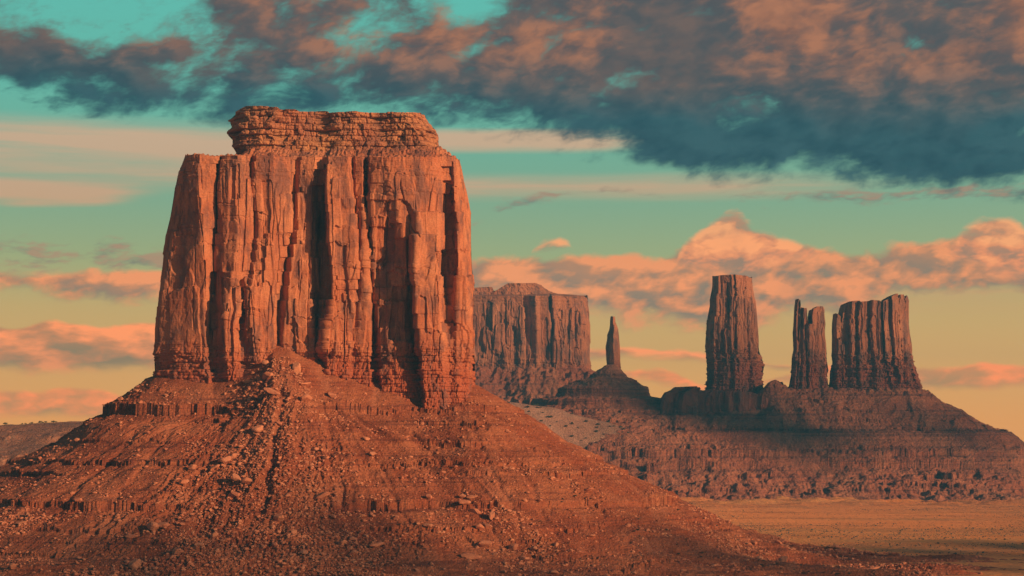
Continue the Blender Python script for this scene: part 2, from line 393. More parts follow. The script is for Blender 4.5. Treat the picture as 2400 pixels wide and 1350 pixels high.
# ------------------------------------------------------------------ formations (cliffs lofted between silhouettes, relief from feature lines)
def formation(name, mat, D0, L, R, rows, knots, top, bot, T, cols, nrow, disp, parent=None, stair=34.0, rise=None, nback=14, ntop=20, edge=None):
    """L, R: [(row, px)] side outlines; knots: [(u-or-px list per rows, depth list per rows)]; top/bot: [(px, row)] upper / lower outline;
       T thickness in metres; rise(f) height gained over the top from front edge (f=0) to back (f=1)"""
    rows = np.array(rows, float)
    Kp = np.array([k[0] for k in knots], float)      # nk x nrows
    Kd = np.array([k[1] for k in knots], float)
    seg = np.mean(np.hypot(np.diff(Kp, axis=0) * D0 / F, np.diff(Kd, axis=0) * 0.7), axis=1) + 0.3
    cum = np.concatenate([[0], np.cumsum(seg)]); cum /= cum[-1]
    u = np.linspace(0, 1, cols)
    ki = np.clip(np.searchsorted(cum, u, 'right') - 1, 0, len(seg) - 1)
    kf = (u - cum[ki]) / (cum[ki + 1] - cum[ki])
    kf = np.clip(kf, 0, 1)
    KP = Kp[ki] * (1 - kf[:, None]) + Kp[ki + 1] * kf[:, None]   # cols x nrows
    KD = Kd[ki] * (1 - kf[:, None]) + Kd[ki + 1] * kf[:, None]
    def at(py):        # py: nr x cols
        ri = np.clip(np.searchsorted(rows, py.ravel(), 'right').reshape(py.shape) - 1, 0, len(rows) - 2)
        rf = np.clip((py - rows[ri]) / (rows[ri + 1] - rows[ri]), 0, 1)
        ci = np.broadcast_to(np.arange(cols), py.shape)
        px = KP[ci, ri] * (1 - rf) + KP[ci, ri + 1] * rf
        d = KD[ci, ri] * (1 - rf) + KD[ci, ri + 1] * rf
        l0, r0 = KP[0, ri] * (1 - rf) + KP[0, ri + 1] * rf, KP[-1, ri] * (1 - rf) + KP[-1, ri + 1] * rf
        Lp, Rp = interp(py, L), interp(py, R)
        w = (px - l0) / (r0 - l0)
        px = px + (Lp - l0) * (1 - w) + (Rp - r0) * w
        return px, d
    pt = np.full(cols, rows[0])
    for _ in range(4):
        pt = interp(at(pt[None, :])[0][0], top)
    pb = interp(at(np.full((1, cols), rows[-1]))[0][0], bot)
    v = np.linspace(0, 1, nrow)[:, None]
    py = pb[None] * (1 - v) + pt[None] * v
    if stair:
        ui = np.arange(cols) / cols
        cell = np.floor(ui * 17 + 0.3 * vn(ui * 40, 0.5, 0, 5))
        st_ = stair * (1 + 0.35 * cellrand(cell, 2, 0, 8))[None, :]
        q = py / st_ + cellrand(cell, 3, 0, 8)[None, :] * 3 + 0.5 * vn(py / (stair * 2.3), cell[None, :] + 0 * py, 0, 12)
        f_ = q - np.floor(q)
        pq = py + (ss(f_, 0.42, 0.5) - f_) * st_ * 0.95
        pxa, d = at(np.clip(pq, rows[0], rows[-1] + 200)); pxl, _ = at(py)
        wgt = np.minimum(1, np.minimum(ui, 1 - ui) * 14)[None, :]
        px = pxl * (1 - wgt) + pxa * wgt
        px = np.maximum.accumulate(px, axis=1)
    else:
        px, d = at(py)
    Yd = D0 - d
    P = np.stack([(px - 1200) / F * Yd, Yd, ZC + (HZ - py) / F * Yd], -1)
    # surface normals of the loft, smoothed, for the relief
    du = np.gradient(P, axis=1); dv = np.gradient(P, axis=0)
    N = np.cross(du, dv); N /= np.linalg.norm(N, axis=-1, keepdims=True) + 1e-9
    P = disp(P, N, px, py, v + 0 * px)
    # back sheet: same columns, fewer rows
    vb = np.linspace(0, 1, nback)
    idx = np.round(vb * (nrow - 1)).astype(int)
    Fr = P[idx]
    w = np.linspace(-1, 1, cols)[None, :, None]
    side = np.minimum(Fr[:, :1, 1:2] , Fr[:, -1:, 1:2])
    s = (Fr[..., 0:1] - Fr[:, :1, 0:1]) / (Fr[:, -1:, 0:1] - Fr[:, :1, 0:1] + 1e-6)
    s = np.clip(s, 0, 1)
    yb = Fr[:, :1, 1:2] * (1 - s) + Fr[:, -1:, 1:2] * s + T * np.sqrt(np.clip(1 - (2 * s - 1) ** 2, 0, 1))
    B = Fr.copy(); B[..., 1:2] = np.maximum(yb, Fr[..., 1:2] + 0.0)
    # top: front edge -> back edge
    ft = np.linspace(0, 1, ntop)[:, None, None] ** 1.6
    Tp = P[-1][None] * (1 - ft) + B[-1][None] * ft
    if rise is not None:
        Tp[..., 2] += rise(ft[..., 0], Tp)
    B2 = B[::-1].copy()
    B2[0] = Tp[-1]
    if rise is not None:
        dz = (Tp[-1, :, 2] - P[-1, :, 2])
        B2[..., 2] += 0
    G = np.concatenate([P, Tp[1:], B2[1:]], 0)
    nr = G.shape[0]
    return mesh_obj(name, G.reshape(-1, 3), grid_q(nr, cols)[:, ::1], mat, parent)

def blocks(s, z, seed, zth, wid, amp_l, amp_b):
    """bedded blocky relief: beds of random set-back, each cut into blocks of random set-back"""
    q = z / zth + 0.6 * vn(z / (zth * 2.7), 0.3, 0, seed + 5)
    k = np.floor(q)
    fz = q - k
    lay = cellrand(k, 7, 0, seed) * amp_l
    w = wid * (1.0 + 0.5 * cellrand(k, 3, 1, seed))
    qs = s / w + cellrand(k, 1, 2, seed) * 9 + 0.25 * vn(s / 9.0, z / 9.0, 0, seed + 3)
    j = np.floor(qs); fs = qs - j
    blk = cellrand(j, k, 3, seed) * amp_b
    groove = -np.exp(-np.minimum(fz, 1 - fz) * 14.0) * amp_l * 0.9 - np.exp(-np.minimum(fs, 1 - fs) * 12.0) * amp_b * 0.7
    return lay + blk + groove

def terr(n, k):
    """quantised noise with steep risers: spalled slabs"""
    q = n * k; b = np.floor(q); f = q - b
    return (b + ss(f, 0.42, 0.58)) / k

def edge_fade(u):
    return np.minimum(1, np.minimum(u, 1 - u) * 30)

def cliff_disp(amp=1.0, sc_=1.0, zlow=240.0, zhigh=450.0, seed=3, lowamp=1.0, upamp=1.0):
    def f(P, N, px, py, v):
        x, y, z = P[..., 0] / sc_, P[..., 1] / sc_, P[..., 2]
        zs = z / sc_
        s = x + 0.6 * y
        Nh = N.copy(); Nh[..., 2] = 0; Nh /= np.linalg.norm(Nh, axis=-1, keepdims=True) + 1e-9
        big = fbm(x / 45, y / 45, zs / 110, 2, seed) * 2.2
        slab = terr(fbm(x / 30, y / 30, zs / 95, 2, seed + 11), 2) * 3.4
        slab2 = terr(fbm(x / 12, y / 12, zs / 42, 3, seed + 21), 2) * 0.7
        fl = ss(fbm(x / 40, y / 40, zs / 70, 2, seed + 35), 0.05, 0.6)
        flute = -np.abs(fbm(x / 5, y / 5, zs / 55, 3, seed + 31)) * 1.3 * fl
        fine = fbm(x / 3.5, y / 3.5, zs / 5, 4, seed + 41) * 0.28
        lo = 1 - ss(z, zlow - 14, zlow + 14)
        hi = ss(z, zhigh - 12 * sc_, zhigh + 4 * sc_)
        ml = 1 - 0.65 * np.maximum(lo, hi)
        bl = blocks(s, zs, seed + 51, 3.0, 4.5, 1.1, 1.2) * (lo * lowamp + 0.35 * hi * upamp)
        bl = bl + blocks(s, zs, seed + 57, 8.5, 11.0, 1.0, 1.6) * lo * lowamp
        d = (big + slab + slab2 + flute) * ml + fine + bl
        return P + Nh * (d * amp * sc_)[..., None]
    return f

def far_disp(base, n, seed, hgt=2.6, wmin=4, wmax=14):
    def f(P, N, px, py, v):
        Q = base(P, N, px, py, v)
        rg = np.random.RandomState(seed)
        X = px + fbm(py / 26, px / 26, 0, 3, seed) * 3.0; Y = py + fbm(px / 8, py / 14, 0, 3, seed + 1) * 4
        x0, x1, y0, y1 = px.min(), px.max(), py.min(), py.max()
        d = 0
        for i in range(n):
            xc = rg.uniform(x0, x1); w = rg.uniform(wmin, wmax) / 2; a = rg.uniform(y0, y0 + (y1 - y0) * 0.7); h_ = rg.uniform(0.15, 0.5) * (y1 - y0)
            le = rg.uniform(-0.05, 0.05)
            q = X - xc - le * (Y - a); t_ = np.clip(1 - (q / w) ** 2, 0, 1); hd = a + (1 - np.sqrt(t_)) * w * rg.uniform(0.3, 1.6)
            d = d + rg.choice([-1, 1]) * rg.uniform(0.4, 1.0) * hgt * ss(w - np.abs(q), -0.5, 0.5) * ss(Y, hd - 1, hd + 1) * (1 - ss(Y, a + h_ - 3, a + h_ + 3))
        d = d * edge_fade(np.linspace(0, 1, P.shape[1]))[None, :]
        Nh = N.copy(); Nh[..., 2] = 0; Nh /= np.linalg.norm(Nh, axis=-1, keepdims=True) + 1e-9
        return Q + Nh * np.asarray(d)[..., None]
    return f

# ---------------- main butte: measured feature lines (photo px at the given rows, metres of depth)
ROWS = [375, 480, 560, 640, 720, 800, 900]
def K(p, d):
    d = d if isinstance(d, (list, tuple)) else [d] * 7
    if p[0] > 500 and p[0] < 1065:
        d = [v * 0.8 if v > -20 else -16 + (v + 20) * 0.85 for v in d]
    return (p, d)
Lm = [(355, 442), (365, 436), (400, 420), (470, 410), (520, 405), (560, 393), (600, 386), (640, 383), (680, 377), (720, 371), (760, 366), (800, 364), (820, 360), (850, 363), (890, 363), (990, 352)]
Rm = [(365, 1066), (375, 1075), (400, 1082), (450, 1090), (500, 1099), (560, 1100), (620, 1103), (680, 1106), (740, 1108), (800, 1110), (850, 1111), (890, 1111), (990, 1120)]
KN = [
 K([430, 408, 393, 383, 371, 364, 363], -80),
 K([436, 414, 400, 391, 379, 372, 371], -38),
 K([450, 440, 434, 430, 424, 420, 420], -23),
 K([466, 470, 476, 484, 478, 484, 490], [-15, -13, -11, -9, -9, -8, -8]),
 K([513, 504, 499, 497, 494, 492, 495], [-24, -26, -26, -22, -20, -19, -17]),
 K([516, 508, 502, 501, 500, 500, 500], [-44, -44, -42, -36, -32, -26, -20]),
 K([521, 511, 506, 506, 507, 507, 507], -21),
 K([556, 552, 556, 548, 530, 530, 535], [-7, -6, -6, -4, 2, 2, 0]),
 K([582, 584, 590, 580, 560, 560, 565], [-13, -13, -13, -12, -8, -6, -4]),
 K([589, 592, 596, 586, 566, 566, 570], [-26, -26, -20, -16, -16, -12, -10]),
 K([598, 600, 604, 594, 576, 578, 585], [-12, -12, -10, -6, -3, -3, -3]),
 K([640, 636, 628, 620, 612, 608, 605], [-10, -5, -3, -2, -1, 0, 2]),
 K([688, 681, 669, 654, 644, 640, 645], [-20, -17, -15, -12, -9, -6, -4]),
 K([696, 689, 681, 664, 654, 652, 655], [-32, -40, -42, -42, -40, -34, -26]),
 K([705, 698, 695, 680, 670, 666, 670], [-24, -26, -24, -22, -22, -20, -16]),
 K([738, 732, 730, 728, 726, 728, 732], [-22, -24, -24, -26, -24, -20, -14]),
 K([754, 750, 748, 746, 744, 746, 750], [-28, -58, -60, -60, -56, -30, -20]),
 K([766, 766, 768, 772, 772, 762, 758], [-24, -40, -44, -46, -44, -16, -10]),
 K([769, 769, 772, 778, 780, 768, 764], [-12, -2, 0, 0, -6, -6, -5]),
 K([815, 822, 832, 836, 822, 812, 812], [-10, -8, -9, -11, -12, -9, -8]),
 K([826, 834, 844, 847, 836, 828, 826], [-24, -34, -32, -30, -24, -17, -14]),
 K([832, 841, 850, 853, 846, 842, 840], [-16, -20, -19, -18, -16, -14, -12]),
 K([849, 852, 856, 858, 862, 866, 868], [-14, -15, -15, -15, -14, -13, -11]),
 K([857, 859, 862, 865, 872, 878, 880], [-24, -46, -48, -46, -44, -42, -30]),
 K([866, 868, 872, 876, 884, 890, 892], [-10, -14, -18, -18, -14, -12, -8]),
 K([888, 892, 900, 905, 910, 915, 915], [-2, -6, -16, -16, -12, -10, -6]),
 K([905, 925, 950, 953, 950, 950, 950], [3, 4, 2, -8, -10, -10, -6]),
 K([972, 972, 966, 960, 965, 974, 985], [2, 0, -8, -24, -28, -26, -14]),
 K([984, 984, 975, 970, 975, 985, 992], [3, 1, 18, 25, 25, 21, 14]),
 K([1012, 1016, 1025, 1028, 1030, 1033, 1037], [-3, -5, 12, 17, 17, 14, 10]),
 K([1030, 1032, 1036, 1039, 1042, 1044, 1047], [-11, -13, -4, -2, 0, 0, 0]),
 K([1036, 1038, 1042, 1045, 1048, 1050, 1052], [-14, -42, -46, -44, -30, -12, -8]),
 K([1056, 1064, 1067, 1069, 1066, 1064, 1064], [-20, -44, -50, -46, -30, -14, -8]),
 K([1061, 1069, 1072, 1074, 1071, 1070, 1070], [-22, -22, -20, -19, -17, -12, -8]),
 K([1066, 1082, 1086, 1088, 1092, 1094, 1095], [-28, -32, -30, -28, -26, -20, -16]),
 K([1071, 1092, 1096, 1099, 1103, 1105, 1106], [-45, -48, -48, -46, -44, -38, -36]),
 K([1075, 1099, 1100, 1103, 1107, 1110, 1110], -85),
]
butte = thing('sandstone_butte', 'huge red sandstone butte with a blocky flat cap, towering over the rubble slope in front', 'butte', (-245, 2290, -12))
def main_disp(P, N, px, py, v):
    g = cliff_disp(1.0, 1.0, 240.0, 446.0, 3)
    Q = g(P, N, px, py, v)
    rg = np.random.RandomState(19)
    wob = fbm(py / 70, px / 70, 0, 4, 61, 0.6) * 4; wob2 = fbm(px / 16, py / 30, 0, 4, 62, 0.6) * 7
    d = 0
    X, Y = px + wob, py + wob2
    def slab(x0, x1, y0, y1, h, lean=0.0, arch=0.25, tilt=0.0):
        """a plate of rock standing h metres proud, arched head at y0"""
        xc = X - lean * (Y - y0)
        w = (x1 - x0) * 0.5; m = (x0 + x1) * 0.5
        t_ = np.clip(1 - ((xc - m) / w) ** 2, 0, 1)
        head = y0 + (1 - np.sqrt(t_)) * w * 2 * arch
        tl = (xc - x0) / (x1 - x0)
        h = h * (1.0 + tilt * (1 - 2 * np.clip(tl, 0, 1)))
        return h * ss(xc, x0 - 0.8, x0 + 0.8) * (1 - ss(xc, x1 - 0.8, x1 + 0.8)) * ss(Y, head - 1.2, head + 1.2) * (1 - ss(Y, y1 - 2, y1 + 2))
    for a in [(527, 560, 648, 860, 4), (560, 572, 655, 760, -4), (572, 600, 650, 790, 2.5), (578, 612, 672, 800, 2.5), (603, 640, 660, 760, -2), (440, 470, 668, 840, 2.0),
              (400, 440, 676, 850, 1.8), (757, 806, 702, 835, 7), (808, 822, 700, 860, 4), (700, 722, 610, 800, 2), (728, 744, 600, 840, 2.5), (676, 700, 672, 760, 3),
              (875, 902, 508, 610, 4.5), (888, 905, 620, 720, 3), (905, 930, 700, 850, 2), (980, 1000, 690, 800, -2.5), (1000, 1034, 600, 780, 2.0),
              (1045, 1066, 430, 640, -4), (1078, 1096, 610, 850, 2.5), (905, 985, 440, 640, 2.2), (925, 1000, 395, 900, 1.6), (540, 562, 385, 470, -2.5), (780, 800, 420, 700, 1.4), (612, 640, 420, 560, -1.8)]:
        d = d + slab(*a)
    for i in range(42):
        w = rg.uniform(22, 84); xc = rg.uniform(470, 1090); y0 = rg.uniform(370, 780); hh = rg.uniform(60, 260)
        if 965 < xc < 1040 and y0 + hh > 560: continue
        d = d + slab(xc - w / 2, xc + w / 2, y0, min(y0 + hh, 900), rg.choice([-1, 1, 1]) * rg.uniform(0.5, 1.2) * (0.6 + w / 30), rg.uniform(-0.07, 0.07), rg.choice([0.02, 0.06, 0.5]), rg.choice([0.9, 0.7, 0, -0.7]))
    for i in range(24):          # joints
        xc = rg.uniform(385, 1090); y0 = rg.uniform(375, 780); hh = rg.uniform(40, 260)
        xx = X - xc - rg.uniform(-0.08, 0.08) * (Y - y0)
        d = d - rg.uniform(1.0, 2.6) * np.exp(-(xx / 1.1) ** 2) * ss(Y, y0, y0 + 10) * (1 - ss(Y, y0 + hh - 10, y0 + hh))
    for i in range(40):          # short bedding cracks
        xc = rg.uniform(385, 1090); w = rg.uniform(12, 50); y0 = rg.uniform(390, 830)
        yy = Y - y0 - rg.uniform(-0.15, 0.15) * (X - xc)
        d = d - rg.uniform(0.6, 1.4) * np.exp(-(yy / 1.2) ** 2) * ss(w - np.abs(X - xc), 0, 6)
    # crack across the big right-hand panel
    cxp = np.interp(py, [430, 470, 520, 560], [938, 945, 965, 985])
    d = d - 3.0 * np.exp(-((px - cxp - wob2 * 0.3) / 1.4) ** 2) * ss(py, 415, 430) * (1 - ss(py, 550, 565))
    d = d * (1 - 0.6 * ss(py, 820, 850)) * edge_fade(np.linspace(0, 1, P.shape[1]))[None, :]
    Nh = N.copy(); Nh[..., 2] = 0; Nh /= np.linalg.norm(Nh, axis=-1, keepdims=True) + 1e-9
    return Q + Nh * d[..., None]
formation('cliff_wall', M_cliff, 2200.0, Lm, Rm, ROWS, KN, [(430, 366), (470, 361), (500, 366), (560, 364), (700, 368), (1060, 368), (1075, 378)],
          [(300, 990), (1200, 990)], 250.0, 1500, 680, main_disp, butte,
          rise=lambda f, T_: (17 * ss(T_[..., 0] / T_[..., 1] * F, -655, -600) * (1 - ss(T_[..., 0] / T_[..., 1] * F, -175, -125)) * ss(f, 0, 0.17) + np.abs(fbm(T_[..., 0] / 5, T_[..., 1] / 5, 0, 4, 77)) * 3.0 * ss(f, 0.0, 0.01) * (1 - ss(f, 0.3, 0.5))), ntop=110)

# cap rock
Lc = [(240, 583), (250, 572), (262, 548), (270, 550), (283, 532), (291, 540), (300, 541), (308, 531), (318, 531), (322, 541), (340, 541), (352, 552), (380, 560)]
Rc = [(240, 985), (262, 997), (275, 998), (285, 1004), (300, 1018), (320, 1030), (340, 1028), (352, 1030), (380, 1040)]
CR = [250, 380]
def KC(p, d): return ([p, p], [d, d - 0])
KNC = [KC(535, -105), KC(541, -80), KC(556, -62), KC(600, -52), KC(640, -50), KC(655, -56), KC(700, -54), KC(760, -60), KC(800, -54), KC(860, -52), KC(900, -58),
       KC(950, -52), KC(985, -54), KC(1008, -66), KC(1024, -84), KC(1030, -110)]
def cap_disp(P, N, px, py, v):
    x, y, z = P[..., 0], P[..., 1], P[..., 2]
    Nh = N.copy(); Nh[..., 2] = 0; Nh /= np.linalg.norm(Nh, axis=-1, keepdims=True) + 1e-9
    s = x + 0.6 * y
    zt = z + 1.2 * vn(s / 60, 0.5, 0, 9)
    e = edge_fade(np.linspace(0, 1, P.shape[1]))[None, :]
    b = blocks(s, zt, 201, 7.5, 13.0, 3.0, 3.0) + blocks(s, zt, 207, 3.2, 6.0, 0.8, 1.1)
    # slope back upwards, rubble covered shelves in the right half
    t01 = (z - 462) / 60.0
    shelf = -10 * ss(t01, 0.25, 0.95) + fbm(x / 18, y / 18, z / 10, 3, 220) * 3.5
    under = -3.5 * (1 - ss(t01, -0.1, 0.12))
    rub = np.abs(fbm(x / 3.0, y / 3.0, z / 2.2, 3, 230)) * 1.2
    d = b + shelf * (0.6 + 0.4 * ss(px, 640, 760)) * (1 - 0.7 * ss(px, 930, 990)) + under + rub
    d = d * (0.35 + 0.65 * e)
    return P + Nh * d[..., None]
formation('cap_rock', M_cap, 2200.0, Lc, Rc, CR, KNC,
          [(530, 262), (552, 256), (575, 248), (612, 247), (640, 250), (642, 256), (690, 255), (700, 259), (760, 258), (764, 262), (830, 259), (900, 262), (905, 259), (990, 264), (997, 272), (1020, 300)],
          [(500, 378), (1100, 378)], 150.0, 900, 260, cap_disp, butte, stair=None, rise=lambda f, T_: 2.0 * vn(T_[..., 0] / 12, T_[..., 1] / 12, 0, 5) * ss(f, 0, 0.1))

# ---------------- heightfields
def sdbox(x, y, cx, cy, hx, hy, r):
    qx = np.abs(x - cx) - (hx - r); qy = np.abs(y - cy) - (hy - r)
    return np.hypot(np.maximum(qx, 0), np.maximum(qy, 0)) + np.minimum(np.maximum(qx, qy), 0) - r
def ledge(h, hp, levels, mask, w=9.0):
    out = 0
    for i, (zl, a) in enumerate(levels):
        dz = hp - zl
        m = mask(i) if callable(mask) else mask
        out = out + a * m * np.where(dz > 0, 0.45 * np.exp(-np.abs(dz) / w), -0.55 * np.exp(-np.abs(dz) / w))
    return h + out
def fan(name, mat, px0, px1, npx, y0, y1, ny, hf, parent=None, ypow=1.0):
    px = np.linspace(px0, px1, npx)[None, :]; yy = (y0 + (y1 - y0) * np.linspace(0, 1, ny) ** ypow)[:, None]
    Yg = yy + 0 * px; Xg = (px - 1200) / F * Yg
    Z = hf(Xg, Yg)
    V = np.stack([Xg, Yg, Z], -1)
    return mesh_obj(name, V.reshape(-1, 3), grid_q(ny, npx), mat, parent)

PROF = [(-60, 240), (0, 203), (21, 188), (44, 173), (68, 160), (94, 147), (120, 127), (160, 106), (203, 85), (234, 69), (255, 59), (307, 34), (359, 10), (410, -5), (500, -13), (700, -22), (1200, -40)]
CONT = [(250, 0), (362, 0), (450, -6), (500, -10), (570, 2), (640, 32), (680, 32), (720, 20), (800, -3), (880, -21), (980, -31), (1030, -28), (1100, -8), (1180, 0), (1400, 0)]
LEDG = [(166, 11), (150, 3), (127, 3), (104, 5), (91, 4.5), (60, 9), (38, 3), (26, 4), (12, 3), (2, 3)]
def h_talus(x, y):
    rho = sdbox(x, y, -247, 2292, 196, 92, 90)
    px = x / y * F + 1200
    rr = rho + 9 * fbm(x / 90, y / 90, 0, 3, 301)
    h = interp(rr, PROF)
    h = h + interp(px, CONT) * np.exp(-np.maximum(rho, 0) / 110.0)
    # debris fan in the middle
    cx = 655 - 0.12 * rho
    fanw = 60 + rho * 0.62
    g = np.exp(-((px - cx) / fanw) ** 2)
    h = h + g * 10 * ss(rho, 0, 60) * (1 - ss(rho, 330, 430))
    ang = np.arctan2(y - 2292 + 60, x + 247) + 0.035 * fbm(x / 55, y / 55, 0, 3, 315)
    rg = fbm(ang * 13, rho / 260, 0, 3, 311)
    gm = 0.35 + ss(fbm(x / 80, y / 80, 0, 2, 317), -0.3, 0.5)
    gul = (-np.abs(rg) * 3.2 - np.abs(fbm(ang * 44, rho / 90, 0, 2, 313)) * 1.3 * gm) * ss(rho, 10, 80) * (1 - ss(rho, 300, 420))
    hp = h + fbm(x / 46, y / 46, 0, 3, 321) * 2.5 + fbm(x / 6.5, y / 6.5, 0, 4, 331, 0.65) * 2.4 * (0.3 + ss(fbm(x / 40, y / 40, 0, 2, 358), -0.4, 0.5)) + gul * 0.6 + fbm(x / 25, y / 25, 0, 2, 357) * 2.0
    nog = 1 - 0.88 * ss(g, 0.25, 0.75)
    def mask(i):
        m = ss(fbm(x / 75 + i * 3.3, y / 75, 0, 3, 340 + i), -0.35, 0.45)
        if i == 0: m = np.maximum(m, 0.35 + 0.65 * ss(-px, -560, -480))
        if i in (1, 2): m = np.maximum(m, 1.6 * ss(px, 960, 1000) * (1 - ss(px, 1120, 1160)))
        if i in (3, 5): m = np.maximum(m, 0.55)
        return m * nog * 1.25
    # gullies cut down the slope: (px at rho 20, px at rho 330, depth, width px)
    for a_, b_, dep, wd, r0, r1 in [(672, 612, 7, 9, 60, 290), (560, 395, 4, 6, 60, 330), (735, 830, 5, 8, 50, 300), (800, 985, 4, 7, 70, 330), (470, 190, 4, 7, 80, 330), (1085, 1330, 5, 8, 60, 340),
                                    (930, 1180, 4, 6, 60, 350), (1105, 1480, 4, 8, 60, 350), (400, 60, 5, 8, 90, 300), (620, 520, 4, 8, 30, 330), (1060, 1240, 4, 6, 90, 340)]:
        pc = a_ + (b_ - a_) * (rho - 20) / 310.0 + 10 * vn(rho / 28, a_ * 1.0, 0, 66) + 3 * vn(rho / 7, a_ * 1.0, 0, 67)
        gul = gul - dep * (0.85 if a_ == 672 else 0.42) * np.exp(-((px - pc) / wd) ** 2) * ss(rho, r0 - 30, r0 + 20) * (1 - ss(rho, r1 - 40, r1 + 20))
    h2 = ledge(h + gul, hp, LEDG, mask, 7.0)
    # rubble
    rub = (0.25 + 0.75 * ss(g + 0.5 * fbm(x / 50, y / 50, 0, 3, 351), 0.2, 0.7)) * ss(rho, -5, 15)
    h2 = h2 + rub * (np.abs(fbm(x / 5.5, y / 5.5, 0, 4, 361, 0.6)) * 3.6 + fbm(x / 1.9, y / 1.9, 0, 2, 371) * 0.5) + fbm(x / 20, y / 20, 0, 3, 381) * 1.4
    # low terraces of the foreground
    q = fbm(x / 160, y / 34, 0, 4, 391)
    h2 = h2 + terr(q, 4) * 9 * ss(rho, 300, 420)
    return h2
fan('talus_slope', M_talus, -160, 2760, 1900, 1560, 2330, 860, h_talus, butte)

# terraced hill carrying the three far formations
HP = [(-200, 262), (0, 256), (60, 222), (120, 188), (170, 158), (215, 150), (270, 110), (300, 98), (330, 62), (360, 46), (400, 24), (450, 2), (520, -14), (700, -22), (1500, -30)]
HL = [(244, 9), (228, 8), (205, 10), (180, 9), (155, 8), (108, 10), (92, 18), (66, 20), (40, 12), (22, 9), (8, 6)]
def h_hill(x, y):
    rho = sdbox(x, y, 745, 4930, 350, 90, 60)
    px = x / y * F + 1200
    h = interp(rho + 14 * fbm(x / 150, y / 150, 0, 3, 401) + 60 * fbm(x / 170, y / 90, 0, 4, 402) * ss(rho, 370, 470), HP)
    rho2 = sdbox(x, y, 60, 4930, 420, 90, 60)
    h = np.maximum(h, np.minimum(interp(rho2 + 22 * fbm(x / 120, y / 120, 0, 3, 403), HP), 146))
    h = h - 34 * ss(px, 1520, 1545) * (1 - ss(px, 1770, 1830)) * (1 - ss(rho, 50, 130)) + 32 * np.exp(-((px - 1800) / 34) ** 2) * (1 - ss(rho, 0, 50))
    ang = np.arctan2(y - 4930, x - 745)
    wx = x + 30 * fbm(x / 90, y / 90, 0, 2, 410)
    up = 1 - ss(rho, 130, 200)
    gul = -np.abs(fbm(wx / 55, y / 260, 0, 3, 411)) * 13 * ss(rho, 0, 50) * (0.25 + 0.75 * up)
    h = h + gul
    # badlands below the lowest cliffs
    bad = ss(rho, 325, 360) * (1 - ss(rho, 500, 600))
    h = h + bad * (np.abs(fbm(x / 48, y / 48, 0, 4, 447, 0.5)) * 16 - 3)
    hp = h + fbm(x / 70, y / 70, 0, 3, 421) * 5 + fbm(x / 14, y / 14, 0, 4, 424, 0.65) * 4.5 - np.abs(fbm(x / 60, y / 60, 0, 2, 425)) * 8 * ss(rho, 250, 300) * (1 - ss(rho, 330, 370))
    def mk(i):
        m = ss(fbm(x / 130 + i * 2.1, y / 130, 0, 3, 430 + i), -0.35, 0.35)
        return np.maximum(m, 0.45 if i in (3, 4, 6) else 0) * (1.25 if i > 4 else 0.9)
    h2 = ledge(h, hp, HL, mk, 9)
    h2 = h2 + 9 * np.abs(fbm(x / 24, y / 24, 0, 4, 449, 0.6)) * (1 - ss(rho, 0, 60))
    return h2 + np.abs(fbm(x / 10, y / 10, 0, 4, 441, 0.55)) * 3.0 + fbm(x / 26, y / 26, 0, 3, 443) * 2.0
o = fan('hill', M_farhill, 1000, 2980, 1450, 4280, 5060, 700, h_hill); tag(o, kind='structure')

# sandy rise in front of the spire
def h_dune(x, y):
    px = x / y * F + 1200
    tp = interp(px, [(1000, 232), (1150, 226), (1200, 219), (1300, 202), (1400, 174), (1480, 158), (1560, 100), (1640, -30)])
    tp = 130 + (tp - 130) * 1.055 + 30
    h = tp * np.exp(-((y - 4690) / np.where(y > 4690, 160, 190)) ** 2) - 30
    h = h + fbm(x / 110, y / 110, 0, 4, 501) * 7
    hp = h + fbm(x / 40, y / 40, 0, 3, 502) * 8
    return ledge(h, hp, [(120, 10), (85, 12), (50, 8)], ss(fbm(x / 120, y / 120, 0, 2, 503), -0.3, 0.4))
o = fan('sandy_hill', M_dune, 1000, 1640, 420, 4380, 4860, 260, h_dune); tag(o, kind='structure')

# mesa land far left with shrubs on its edge
def h_left(x, y):
    px = x / y * F + 1200
    top = interp(px, [(-600, 140), (0, 155), (60, 159), (230, 166), (500, 168), (900, 150)])
    q = y + 26 * fbm(x / 160, 0.5, 0, 3, 601) + 30 * fbm(x / 60, y / 200, 0, 3, 602)
    pr = interp(q, [(2750, -22), (2900, -16), (3100, 10), (3220, 48), (3270, 78), (3290, 104), (3400, 125), (3450, 140), (3560, 152), (3700, 165), (5000, 165)])
    h = np.minimum(pr, top) + fbm(x / 50, y / 50, 0, 4, 603) * 3
    hp = h + fbm(x / 22, y / 22, 0, 3, 604) * 5
    return ledge(h, hp, [(146, 5), (132, 6), (112, 8), (92, 12), (62, 6), (38, 5)], ss(fbm(x / 90, y / 90, 0, 2, 605), -0.5, 0.2), 7)
M_leftland = soil_mat('scrubby_mesa_soil', (0.34, 0.15, 0.085, 1), (0.46, 0.2, 0.1, 1), (0.14, 0.09, 0.07, 1), 2.0, 0.5, 0.5, scrub=0.75, c_scrub=(0.17, 0.17, 0.13, 1), streak=0.5)
o = fan('mesa_land', M_leftland, -700, 1100, 900, 2750, 4300, 560, h_left); tag(o, kind='structure')

